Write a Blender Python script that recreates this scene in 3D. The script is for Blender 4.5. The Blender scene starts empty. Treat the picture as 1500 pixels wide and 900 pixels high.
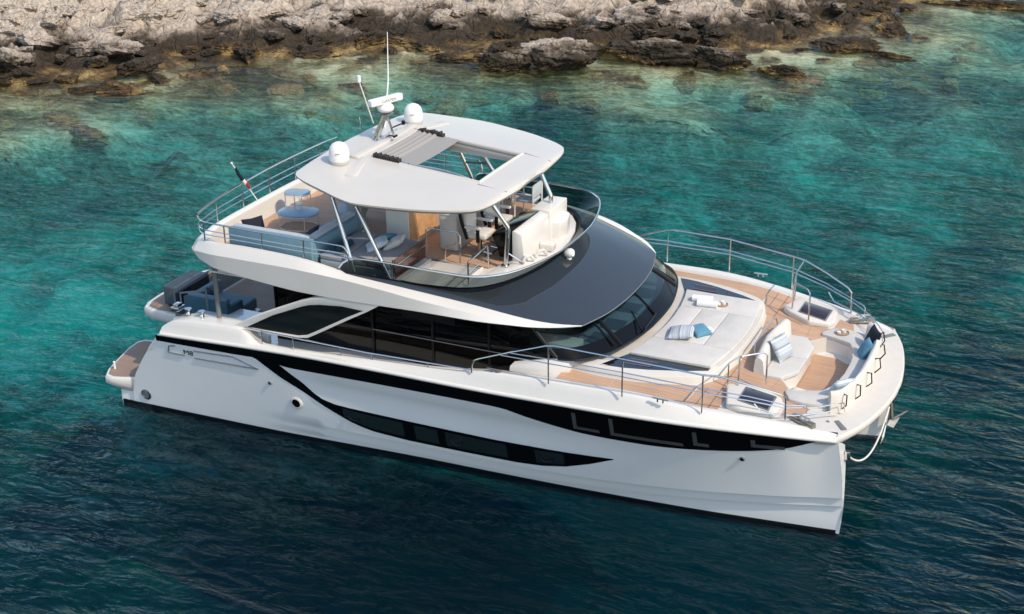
import bpy, bmesh, math, random
from mathutils import Vector, Matrix, noise
from mathutils.geometry import tessellate_polygon
R = math.radians
random.seed(7)
SC = bpy.context.scene
COL = SC.collection

# ------------------------------------------------------------------ camera
CAM_LOC = Vector((24.3195, -29.2103, 16.909))
yaw, pitch, roll = -0.441359, 0.409866, -0.012715
fw = Vector((math.sin(yaw)*math.cos(pitch), math.cos(yaw)*math.cos(pitch), -math.sin(pitch)))
rt = Vector((math.cos(yaw), -math.sin(yaw), 0))
up = rt.cross(fw)
rt2 = rt*math.cos(roll)+up*math.sin(roll)
up2 = -rt*math.sin(roll)+up*math.cos(roll)
cd = bpy.data.cameras.new('camera')
cam = bpy.data.objects.new('camera', cd)
COL.objects.link(cam)
cam.matrix_world = Matrix(((rt2.x, up2.x, -fw.x, CAM_LOC.x), (rt2.y, up2.y, -fw.y, CAM_LOC.y), (rt2.z, up2.z, -fw.z, CAM_LOC.z), (0, 0, 0, 1)))
cd.sensor_width = 36.0
cd.lens = 2086.615/1500*36
cd.clip_start = 0.5
cd.clip_end = 3000
SC.camera = cam

# ------------------------------------------------------------------ light
SUN_EL, SUN_AZ = R(46), R(-17)         # azimuth measured from the bow (+X) towards port (+Y)
sd = Vector((math.cos(SUN_EL)*math.cos(SUN_AZ), math.cos(SUN_EL)*math.sin(SUN_AZ), math.sin(SUN_EL)))
w = bpy.data.worlds.new('World')
SC.world = w
w.use_nodes = True
nt = w.node_tree
sky = nt.nodes.new('ShaderNodeTexSky')
sky.sky_type = 'NISHITA'
sky.sun_disc = False
sky.sun_elevation = SUN_EL
sky.sun_rotation = R(90) - SUN_AZ
sky.air_density = 1.25
sky.dust_density = 1.0
nt.links.new(sky.outputs[0], nt.nodes['Background'].inputs[0])
nt.nodes['Background'].inputs[1].default_value = 0.15
sl = bpy.data.lights.new('sun', 'SUN')
sl.energy = 2.3
sl.angle = R(0.53)
sl.color = (1.0, 0.865, 0.67)
so = bpy.data.objects.new('sun', sl)
COL.objects.link(so)
so.location = (40, 20, 60)
so.rotation_euler = sd.to_track_quat('Z', 'Y').to_euler()
SC.view_settings.view_transform = 'Standard'
SC.view_settings.look = 'None'
SC.view_settings.exposure = 0.56
SC.view_settings.gamma = 1.0
SC.cycles.max_bounces = 10
SC.cycles.transparent_max_bounces = 16
SC.cycles.caustics_reflective = False
SC.cycles.caustics_refractive = False

# ------------------------------------------------------------------ helpers
def lerp(a, b, t): return a+(b-a)*t
def interp(x, tab):
    if x <= tab[0][0]: return tab[0][1]
    for (x0, y0), (x1, y1) in zip(tab, tab[1:]):
        if x <= x1: return y0+(y1-y0)*(x-x0)/(x1-x0)
    return tab[-1][1]
def smooth_tab(tab, n=4):
    """Catmull-Rom refinement of a table of tuples"""
    out = []
    k = len(tab)
    for i in range(k-1):
        p0, p1, p2, p3 = tab[max(i-1, 0)], tab[i], tab[i+1], tab[min(i+2, k-1)]
        for j in range(n):
            t = j/n
            out.append(tuple(0.5*((2*b)+(-a+c)*t+(2*a-5*b+4*c-d)*t*t+(-a+3*b-3*c+d)*t**3) for a, b, c, d in zip(p0, p1, p2, p3)))
    out.append(tuple(tab[-1]))
    return out
def sm(a, b, x):
    t = max(0, min(1, (x-a)/(b-a)))
    return t*t*(3-2*t)

class MB:
    def __init__(s): s.v = []; s.f = []
    def add(s, vs, fs):
        n = len(s.v); s.v += [tuple(p) for p in vs]; s.f += [tuple(i+n for i in f) for f in fs]; return s
    def box(s, x0, x1, y0, y1, z0, z1, m=None):
        vs = [Vector((x, y, z)) for z in (z0, z1) for y in (y0, y1) for x in (x0, x1)]
        if m is not None: vs = [m @ p for p in vs]
        return s.add(vs, [(0, 2, 3, 1), (4, 5, 7, 6), (0, 1, 5, 4), (2, 6, 7, 3), (0, 4, 6, 2), (1, 3, 7, 5)])
    def grid(s, rows, closed=False, cap=False):
        n = len(rows[0]); vs = [p for r in rows for p in r]; fs = []
        m = n if closed else n-1
        for i in range(len(rows)-1):
            for j in range(m):
                a = i*n+j; b = i*n+(j+1) % n
                fs.append((a, b, b+n, a+n))
        if cap:
            fs.append(tuple(range(n))); fs.append(tuple(range((len(rows)-1)*n, len(rows)*n)))
        return s.add(vs, fs)
    def tube(s, pts, r, n=8, closed=False):
        pts = [Vector(p) for p in pts]; rows = []; k = len(pts); prev = None
        for i, p in enumerate(pts):
            if closed: d = (pts[(i+1) % k]-pts[i-1])
            else: d = pts[min(i+1, k-1)]-pts[max(i-1, 0)]
            d.normalize()
            if prev is None:
                a = d.cross(Vector((0, 0, 1)))
                if a.length < .1: a = d.cross(Vector((1, 0, 0)))
            else:
                a = prev-d*prev.dot(d)
            a.normalize(); prev = a; b = d.cross(a)
            rr = r[i] if isinstance(r, (list, tuple)) else r
            rows.append([p+(a*math.cos(t)+b*math.sin(t))*rr for t in [2*math.pi*q/n for q in range(n)]])
        if closed: rows.append(rows[0]); return s.grid(rows, True)
        return s.grid(rows, True, True)
    def prism(s, poly, z0, z1):
        n = len(poly)
        f = lambda z, p: z(p[0], p[1]) if callable(z) else z
        vs = [(p[0], p[1], f(z0, p)) for p in poly]+[(p[0], p[1], f(z1, p)) for p in poly]
        return s.add(vs, [tuple(range(n))[::-1], tuple(range(n, 2*n))]+[(i, (i+1) % n, (i+1) % n+n, i+n) for i in range(n)])
    def vprism(s, poly, y0, y1):
        n = len(poly)
        vs = [(p[0], y0, p[1]) for p in poly]+[(p[0], y1, p[1]) for p in poly]
        return s.add(vs, [tuple(range(n))[::-1], tuple(range(n, 2*n))]+[(i, (i+1) % n, (i+1) % n+n, i+n) for i in range(n)])
    def lathe(s, prof, c, n=24, m=None):
        rows = []
        for r, z in prof:
            row = []
            for q in range(n):
                p = Vector((r*math.cos(2*math.pi*q/n), r*math.sin(2*math.pi*q/n), z))
                if m is not None: p = m @ p
                row.append(p+Vector(c))
            rows.append(row)
        return s.grid(rows, True, True)
    def sheet(s, outer, holes, zf, thick=0):
        """flat sheet with holes; zf(x, y) gives height; thick adds a skirt downward"""
        loops = [outer]+list(holes)
        pts = [p for l in loops for p in l]
        tris = tessellate_polygon([[Vector((p[0], p[1], 0)) for p in l] for l in loops])
        s.add([(p[0], p[1], zf(p[0], p[1])) for p in pts], tris)
        if thick:
            for l in loops:
                k = len(l)
                s.add([(p[0], p[1], zf(p[0], p[1])) for p in l]+[(p[0], p[1], zf(p[0], p[1])-thick) for p in l],
                      [(i, (i+1) % k, (i+1) % k+k, i+k) for i in range(k)])
        return s
    def mirror(s):
        s.add([(x, -y, z) for x, y, z in s.v], [f[::-1] for f in s.f]) if False else None
        n = len(s.v); fs = list(s.f)
        s.v += [(x, -y, z) for x, y, z in s.v[:n]]
        s.f += [tuple(i+n for i in f[::-1]) for f in fs]
        return s
    def build(s, name, mat, parent=None, bevel=0, seg=2, angle=38, local=False):
        me = bpy.data.meshes.new(name)
        off = Vector((0, 0, 0))
        if parent is not None and not local:
            q = parent
            while q is not None: off += q.location; q = q.parent
        me.from_pydata([(Vector(p)-off)[:] for p in s.v], [], s.f)
        bm = bmesh.new(); bm.from_mesh(me)
        bmesh.ops.remove_doubles(bm, verts=bm.verts, dist=0.0004)
        bmesh.ops.dissolve_degenerate(bm, edges=bm.edges, dist=0.0003)
        bmesh.ops.recalc_face_normals(bm, faces=bm.faces)
        if bevel:
            es = [e for e in bm.edges if len(e.link_faces) == 2 and e.calc_face_angle(0) > R(28)]
            bmesh.ops.bevel(bm, geom=es, offset=bevel, segments=seg, affect='EDGES', clamp_overlap=True, profile=0.5)
        th = R(angle)
        for f in bm.faces: f.smooth = True
        for e in bm.edges:
            if len(e.link_faces) == 2 and e.calc_face_angle(0) > th: e.smooth = False
        bm.to_mesh(me); bm.free()
        o = bpy.data.objects.new(name, me)
        COL.objects.link(o)
        if parent is not None: o.parent = parent
        me.materials.append(mat)
        return o

def tag(o, label=None, cat=None, group=None, kind=None):
    for k, x in (('label', label), ('category', cat), ('group', group), ('kind', kind)):
        if x: o[k] = x
    return o
def empty(name, loc, label, cat, group=None, rz=0):
    o = bpy.data.objects.new(name, None)
    COL.objects.link(o); o.location = loc; o.rotation_euler = (0, 0, rz)
    return tag(o, label, cat, group)
def copy_tree(o, parent=None):
    c = o.copy(); COL.objects.link(c)
    if parent is not None: c.parent = parent
    for ch in list(o.children): copy_tree(ch, c)
    return c

# ------------------------------------------------------------------ materials
def mat(name, col, rough=0.5, metal=0.0, coat=0.0, var=0.0, vscale=3.0, spec=None, bump=0.0, bscale=40.0, ior=None):
    m = bpy.data.materials.new(name); m.use_nodes = True
    n = m.node_tree.nodes; l = m.node_tree.links; b = n['Principled BSDF']
    b.inputs['Base Color'].default_value = (*col, 1)
    b.inputs['Roughness'].default_value = rough
    b.inputs['Metallic'].default_value = metal
    b.inputs['Coat Weight'].default_value = coat
    b.inputs['Coat Roughness'].default_value = 0.04
    if spec is not None: b.inputs['Specular IOR Level'].default_value = spec
    if ior: b.inputs['IOR'].default_value = ior
    if var or bump: tc = n.new('ShaderNodeTexCoord')
    if var:
        t = n.new('ShaderNodeTexNoise'); t.inputs['Scale'].default_value = vscale; t.inputs['Detail'].default_value = 4
        l.new(tc.outputs['Object'], t.inputs['Vector'])
        mp = n.new('ShaderNodeMapRange'); mp.inputs[1].default_value = .3; mp.inputs[2].default_value = .7
        mp.inputs[3].default_value = 1-var; mp.inputs[4].default_value = 1+var
        l.new(t.outputs['Fac'], mp.inputs[0])
        hv = n.new('ShaderNodeHueSaturation'); hv.inputs['Color'].default_value = (*col, 1)
        l.new(mp.outputs[0], hv.inputs['Value']); l.new(hv.outputs[0], b.inputs['Base Color'])
    if bump:
        t2 = n.new('ShaderNodeTexNoise'); t2.inputs['Scale'].default_value = bscale; t2.inputs['Detail'].default_value = 3
        l.new(tc.outputs['Object'], t2.inputs['Vector'])
        bp = n.new('ShaderNodeBump'); bp.inputs['Strength'].default_value = bump; bp.inputs['Distance'].default_value = 0.02
        l.new(t2.outputs['Fac'], bp.inputs['Height']); l.new(bp.outputs[0], b.inputs['Normal'])
    return m

HTOP = mat('hardtop_sunlit_white', (0.575, 0.54, 0.49), 0.35, coat=0.3, var=0.02, vscale=1.2)  # boat's white toned down for the sunlit roof, light put into the colour
GEL = mat('gelcoat', (0.71, 0.68, 0.635), 0.32, coat=0.35, var=0.02, vscale=1.2)
HULLW = mat('hull_white', (0.90, 0.90, 0.895), 0.22, coat=0.6, var=0.015, vscale=0.8, bump=0.012, bscale=1.5)  # white lifted above the deck's to offset the shade on the hull side
NONSKID = mat('nonskid_white', (0.61, 0.575, 0.525), 0.7, var=0.03, vscale=5)  # deck white toned down where full sun falls, light put into the colour
BLACK = mat('black_glass', (0.004, 0.004, 0.0045), 0.06, spec=0.18)
BLACKM = mat('black_plastic', (0.009, 0.009, 0.010), 0.3, spec=0.2)
BOOT = mat('boot_stripe', (0.004, 0.006, 0.008), 0.5)
VISOR = mat('visor_gloss', (0.027, 0.032, 0.038), 0.045, ior=1.75)
STEEL = mat('polished_steel', (0.62, 0.62, 0.62), 0.16, metal=1.0)
GREYTRIM = mat('grey_trim', (0.16, 0.165, 0.17), 0.4)
CUSH = mat('cushion_white', (0.575, 0.55, 0.515), 0.9, var=0.05, vscale=2.5, bump=0.5, bscale=6)
CUSHB = mat('cushion_beige', (0.62, 0.58, 0.53), 0.9, var=0.04, vscale=4, bump=0.15, bscale=60)
SOFABLUE = mat('sofa_blue', (0.15, 0.27, 0.34), 0.85, var=0.06, vscale=6, bump=0.2, bscale=80)
SOFALIGHT = mat('sofa_light', (0.42, 0.47, 0.50), 0.9, var=0.04, vscale=4, bump=0.2, bscale=60)
GREYCUSH = mat('grey_cushion', (0.30, 0.29, 0.30), 0.9, var=0.05, vscale=4, bump=0.2, bscale=70)
NAVY = mat('navy_fabric', (0.006, 0.009, 0.022), 0.9, bump=0.2, bscale=90)
TEAL = mat('teal_fabric', (0.09, 0.24, 0.33), 0.9, var=0.08, vscale=14, bump=0.2, bscale=90)
CKDARK = mat('cockpit_blue_shaded', (0.035, 0.095, 0.125), 0.9, var=0.06, vscale=6, bump=0.2, bscale=80)  # sofa blue darkened, the cockpit's shade painted into it
CKLIGHT = mat('cockpit_light_shaded', (0.13, 0.21, 0.25), 0.9, var=0.05, vscale=5, bump=0.2, bscale=80)  # pale sofa cloth with the overhang's shade put into its colour
SLATE = mat('slate_fabric', (0.065, 0.09, 0.11), 0.9, var=0.05, vscale=5, bump=0.2, bscale=80)  # bench cloth, its tone darkened for the shade at the stern
TOWEL = mat('towel_white', (0.82, 0.82, 0.83), 0.95, bump=0.5, bscale=120)
WHITEPLASTIC = mat('white_plastic', (0.80, 0.79, 0.77), 0.35)
DOMEBASE = mat('dome_base', (0.42, 0.41, 0.38), 0.5)
WOODPANEL = mat('oak_veneer', (0.60, 0.34, 0.175), 0.45, var=0.15, vscale=6)
TABLETOP = mat('table_blue', (0.23, 0.34, 0.42), 0.3)
TRAY = mat('brown_wood', (0.20, 0.10, 0.05), 0.5, var=.2, vscale=12)
GREYFAB = mat('shade_fabric', (0.30, 0.285, 0.27), 0.9, bump=0.2, bscale=60)
DARKFAB = mat('dark_fabric', (0.03, 0.028, 0.025), 0.9)
REDF = mat('flag_red', (0.45, 0.03, 0.03), 0.9)
WHITEF = mat('flag_white', (0.75, 0.74, 0.72), 0.9)
HATCHG = mat('hatch_glass', (0.030, 0.022, 0.034), 0.06, ior=1.45)
PANELG = mat('deck_dark_glass', (0.006, 0.009, 0.016), 0.06, coat=0.5)
ROPE = mat('rope_white', (0.72, 0.71, 0.69), 0.9, bump=0.5, bscale=60)
STEELD = mat('dull_steel', (0.36, 0.33, 0.28), 0.35, metal=0.9, var=.2, vscale=10)
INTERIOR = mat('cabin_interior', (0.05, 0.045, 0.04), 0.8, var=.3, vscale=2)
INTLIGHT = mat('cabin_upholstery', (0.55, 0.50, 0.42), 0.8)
DASH = mat('cabin_dash', (0.16, 0.22, 0.25), 0.55)

def stripes_mat(name, c1, c2, c3):
    m = mat(name, c1, 0.9); n = m.node_tree.nodes; l = m.node_tree.links; b = n['Principled BSDF']
    tc = n.new('ShaderNodeTexCoord'); sx = n.new('ShaderNodeSeparateXYZ'); l.new(tc.outputs['Object'], sx.inputs[0])
    nz = n.new('ShaderNodeTexNoise'); nz.noise_dimensions = '1D'; nz.inputs['Scale'].default_value = 16; nz.inputs['Detail'].default_value = 6
    nz.inputs['Roughness'].default_value = .8
    l.new(sx.outputs[0], nz.inputs['W'])
    cr = n.new('ShaderNodeValToRGB'); cr.color_ramp.interpolation = 'LINEAR'
    e = cr.color_ramp.elements; e[0].position = .36; e[0].color = (*c2, 1); e[1].position = .66; e[1].color = (*c1, 1)
    k = cr.color_ramp.elements.new(.5); k.color = (*c3, 1)
    l.new(nz.outputs['Fac'], cr.inputs[0]); l.new(cr.outputs[0], b.inputs['Base Color'])
    return m
STRIPE = stripes_mat('striped_fabric', (0.72, 0.72, 0.72), (0.12, 0.16, 0.22), (0.42, 0.46, 0.50))
STRIPE2 = stripes_mat('striped_fabric_pale', (0.72, 0.73, 0.74), (0.22, 0.32, 0.40), (0.50, 0.57, 0.62))

def teak_mat(name, col, line=0.55):
    m = mat(name, col, 0.65); n = m.node_tree.nodes; l = m.node_tree.links; b = n['Principled BSDF']
    tc = n.new('ShaderNodeTexCoord')
    mp = n.new('ShaderNodeMapping'); mp.inputs['Scale'].default_value = (0.9, 16, 16); l.new(tc.outputs['Object'], mp.inputs[0])
    nz = n.new('ShaderNodeTexNoise'); nz.inputs['Scale'].default_value = 1.3; nz.inputs['Detail'].default_value = 6; l.new(mp.outputs[0], nz.inputs['Vector'])
    sx = n.new('ShaderNodeSeparateXYZ'); l.new(tc.outputs['Object'], sx.inputs[0])
    mo = n.new('ShaderNodeMath'); mo.operation = 'PINGPONG'; mo.inputs[1].default_value = 0.032; l.new(sx.outputs[1], mo.inputs[0])
    lt = n.new('ShaderNodeMath'); lt.operation = 'LESS_THAN'; lt.inputs[1].default_value = 0.0045; l.new(mo.outputs[0], lt.inputs[0])
    big = n.new('ShaderNodeTexNoise'); big.inputs['Scale'].default_value = .8; big.inputs['Detail'].default_value = 3; l.new(tc.outputs['Object'], big.inputs['Vector'])
    fl_ = n.new('ShaderNodeMath'); fl_.operation = 'SNAP'; fl_.inputs[1].default_value = .064; l.new(sx.outputs[1], fl_.inputs[0])
    wn = n.new('ShaderNodeTexWhiteNoise'); wn.noise_dimensions = '1D'; l.new(fl_.outputs[0], wn.inputs['W'])
    w2 = n.new('ShaderNodeMath'); w2.operation = 'MULTIPLY_ADD'; w2.inputs[1].default_value = .22; w2.inputs[2].default_value = -.11; l.new(wn.outputs['Value'], w2.inputs[0])
    ad0 = n.new('ShaderNodeMath'); ad0.operation = 'ADD'; l.new(nz.outputs['Fac'], ad0.inputs[0]); l.new(big.outputs['Fac'], ad0.inputs[1])
    ad = n.new('ShaderNodeMath'); ad.operation = 'ADD'; l.new(ad0.outputs[0], ad.inputs[0]); l.new(w2.outputs[0], ad.inputs[1])
    mr = n.new('ShaderNodeMapRange'); mr.inputs[1].default_value = .7; mr.inputs[2].default_value = 1.3; mr.inputs[3].default_value = .84; mr.inputs[4].default_value = 1.14
    l.new(ad.outputs[0], mr.inputs[0])
    hv = n.new('ShaderNodeHueSaturation'); hv.inputs['Color'].default_value = (*col, 1); l.new(mr.outputs[0], hv.inputs['Value'])
    mx = n.new('ShaderNodeMix'); mx.data_type = 'RGBA'; l.new(lt.outputs[0], mx.inputs['Factor']); l.new(hv.outputs[0], mx.inputs['A'])
    mx.inputs['B'].default_value = (col[0]*line, col[1]*line, col[2]*line, 1)
    l.new(mx.outputs['Result'], b.inputs['Base Color'])
    return m
TEAK = teak_mat('teak', (0.52, 0.325, 0.21))
TEAKD = teak_mat('teak_dark', (0.30, 0.21, 0.155))  # darker, browner tone for the stern and cockpit decking

def glass_mat(name, tint, refl_rough=0.02, ior=1.5):
    m = bpy.data.materials.new(name); m.use_nodes = True
    n = m.node_tree.nodes; l = m.node_tree.links; n.clear()
    out = n.new('ShaderNodeOutputMaterial'); t = n.new('ShaderNodeBsdfTransparent'); t.inputs[0].default_value = (*tint, 1)
    g = n.new('ShaderNodeBsdfGlossy'); g.inputs['Roughness'].default_value = refl_rough
    lw = n.new('ShaderNodeLayerWeight'); lw.inputs['Blend'].default_value = .5
    pw = n.new('ShaderNodeMath'); pw.operation = 'POWER'; pw.inputs[1].default_value = 4.0; l.new(lw.outputs['Facing'], pw.inputs[0])
    f = n.new('ShaderNodeMath'); f.operation = 'MULTIPLY_ADD'; f.inputs[1].default_value = .8*(ior-1)*2; f.inputs[2].default_value = ((ior-1)/(ior+1))**2; l.new(pw.outputs[0], f.inputs[0])
    mx = n.new('ShaderNodeMixShader'); l.new(f.outputs[0], mx.inputs[0]); l.new(t.outputs[0], mx.inputs[1]); l.new(g.outputs[0], mx.inputs[2])
    l.new(mx.outputs[0], out.inputs[0])
    return m
SMOKED = glass_mat('smoked_glass', (0.20, 0.245, 0.26), ior=1.3)
CLEAR = glass_mat('clear_glass', (0.42, 0.56, 0.58))
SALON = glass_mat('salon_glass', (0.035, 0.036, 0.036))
RAILGLASS = glass_mat('rail_glass', (0.55, 0.6, 0.62))
WINGG = mat('wing_glass', (0.010, 0.014, 0.015), 0.04, ior=1.4)

# ================================================================== SETTING: coast, seabed, sea
COAST = smooth_tab([(-75, -12), (-45, 5), (-25, 20.5), (-21, 24.5), (-18.5, 28.2), (-14, 31.6), (-10.6, 34.8), (-7, 35.2), (-3, 36.4), (1, 37.8), (4.6, 39.8), (7.2, 42.5), (8.6, 46), (9.2, 50.5), (10.6, 56), (13, 62), (20, 70), (60, 84)], 4)
def coast_d(x, y):
    """signed distance to the waterline, positive inland"""
    best = 1e9; sgn = 1
    for (x0, y0), (x1, y1) in zip(COAST, COAST[1:]):
        dx, dy = x1-x0, y1-y0
        t = max(0, min(1, ((x-x0)*dx+(y-y0)*dy)/(dx*dx+dy*dy)))
        ex, ey = x-x0-t*dx, y-y0-t*dy
        q = ex*ex+ey*ey
        if q < best:
            best = q; sgn = 1 if dx*ey-dy*ex > 0 else -1
    return sgn*math.sqrt(best)+1.5*noise.noise(Vector((x*.22, y*.22, 3)))+.8*noise.noise(Vector((x*.7, y*.7, 8)))
LAND = [(0, -.05), (1.5, .35), (3.5, 1.0), (6, 1.7), (10, 3.0), (16, 5.2), (30, 9), (60, 16)]
DEPTH = [(0, .04), (3, .22), (6, .5), (8.5, 1.1), (12, 2.3), (16, 3.6), (21, 4.9), (28, 6.3), (36, 8.0), (48, 12), (70, 17), (120, 19)]
def rocky(x, y):
    p = Vector((x, y, 0))
    a = noise.voronoi(p*0.55+Vector((noise.noise(p*.9), noise.noise(p*.9+Vector((9, 4, 0))), 0))*.6)[0]
    b = noise.voronoi(p*1.5+Vector((3, 7, 1)))[0]
    return (a[1]-a[0])*1.15+(b[1]-b[0])*0.5+noise.fractal(p*.35, .8, 2.1, 6)*.75
def height(x, y, d):
    if d > 0:
        k = sm(0, 2.5, d)
        h = interp(d, LAND)+k*(rocky(x, y)-.45)*(.8+.6*sm(3, 10, d))
        hs = math.floor(h/.42)*.42+.42*sm(.55, 1, (h/.42) % 1)      # ledges of bedded limestone
        return lerp(h, hs, .6*k)
    q = -d
    p = Vector((x, y, 0))
    n = noise.fractal(p*.22, 1, 2, 4)
    amp = .12+.1*min(q, 12)/3
    return -interp(q+n*min(q, 10)*.45, DEPTH)-.05+noise.fractal(p*.8, .8, 2.2, 4)*amp*.55 if q > .01 else -.05

def ramp(n, l, src, stops, interp_='LINEAR'):
    cr = n.new('ShaderNodeValToRGB'); cr.color_ramp.interpolation = interp_
    e = cr.color_ramp.elements
    e[0].position, e[0].color = stops[0][0], (*stops[0][1], 1)
    e[1].position, e[1].color = stops[-1][0], (*stops[-1][1], 1)
    for p, c in stops[1:-1]:
        k = e.new(p); k.color = (*c, 1)
    l.new(src, cr.inputs[0]); return cr.outputs[0]

def rock_material():
    m = mat('coast_rock', (.3, .27, .23), .85, spec=.25)
    n = m.node_tree.nodes; l = m.node_tree.links; b = n['Principled BSDF']
    g = n.new('ShaderNodeNewGeometry'); sx = n.new('ShaderNodeSeparateXYZ'); l.new(g.outputs['Position'], sx.inputs[0])
    n1 = n.new('ShaderNodeTexNoise'); n1.inputs['Scale'].default_value = .55; n1.inputs['Detail'].default_value = 7; n1.inputs['Roughness'].default_value = .65
    l.new(g.outputs['Position'], n1.inputs['Vector'])
    n2 = n.new('ShaderNodeTexNoise'); n2.inputs['Scale'].default_value = 4.5; n2.inputs['Detail'].default_value = 8; n2.inputs['Roughness'].default_value = .7
    l.new(g.outputs['Position'], n2.inputs['Vector'])
    # waterline bands follow height, broken up by noise
    a = n.new('ShaderNodeMath'); a.operation = 'MULTIPLY_ADD'; a.inputs[1].default_value = 2.6; l.new(n1.outputs['Fac'], a.inputs[0]); l.new(sx.outputs[2], a.inputs[2])
    mr = n.new('ShaderNodeMapRange'); mr.inputs[1].default_value = .9; mr.inputs[2].default_value = 3.2; l.new(a.outputs[0], mr.inputs[0])
    band = ramp(n, l, mr.outputs[0], [(0, (.50, .37, .17)), (.10, (.40, .28, .12)), (.19, (.16, .105, .048)), (.30, (.060, .046, .030)), (.5, (.085, .068, .050)), (.60, (.28, .23, .185)), (.72, (.62, .53, .45)), (1, (.74, .65, .56))])
    mx = n.new('ShaderNodeMix'); mx.data_type = 'RGBA'; mx.blend_type = 'MULTIPLY'; mx.inputs['Factor'].default_value = .75
    dk = ramp(n, l, n2.outputs['Fac'], [(.33, (.22, .19, .16)), (.46, (.75, .71, .66)), (.66, (1.3, 1.24, 1.14))])  # darkens the bump hollows, fissure shade put into the colour
    l.new(band, mx.inputs['A']); l.new(dk, mx.inputs['B'])
    l.new(mx.outputs['Result'], b.inputs['Base Color'])
    v = n.new('ShaderNodeTexVoronoi'); v.feature = 'DISTANCE_TO_EDGE'; v.inputs['Scale'].default_value = 1.4
    wv = n.new('ShaderNodeMix'); wv.data_type = 'VECTOR'; wv.inputs['Factor'].default_value = .25
    l.new(g.outputs['Position'], wv.inputs['A']); l.new(n1.outputs['Color'], wv.inputs['B']); l.new(wv.outputs['Result'], v.inputs['Vector'])
    cr = n.new('ShaderNodeMapRange'); cr.inputs[1].default_value = 0; cr.inputs[2].default_value = .07; l.new(v.outputs[0], cr.inputs[0])
    ad = n.new('ShaderNodeMath'); ad.operation = 'MULTIPLY_ADD'; ad.inputs[1].default_value = .35; l.new(cr.outputs[0], ad.inputs[0]); l.new(n2.outputs['Fac'], ad.inputs[2])
    bp = n.new('ShaderNodeBump'); bp.inputs['Strength'].default_value = 1.0; bp.inputs['Distance'].default_value = .32
    l.new(ad.outputs[0], bp.inputs['Height']); l.new(bp.outputs[0], b.inputs['Normal'])
    return m
ROCK = rock_material()

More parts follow.
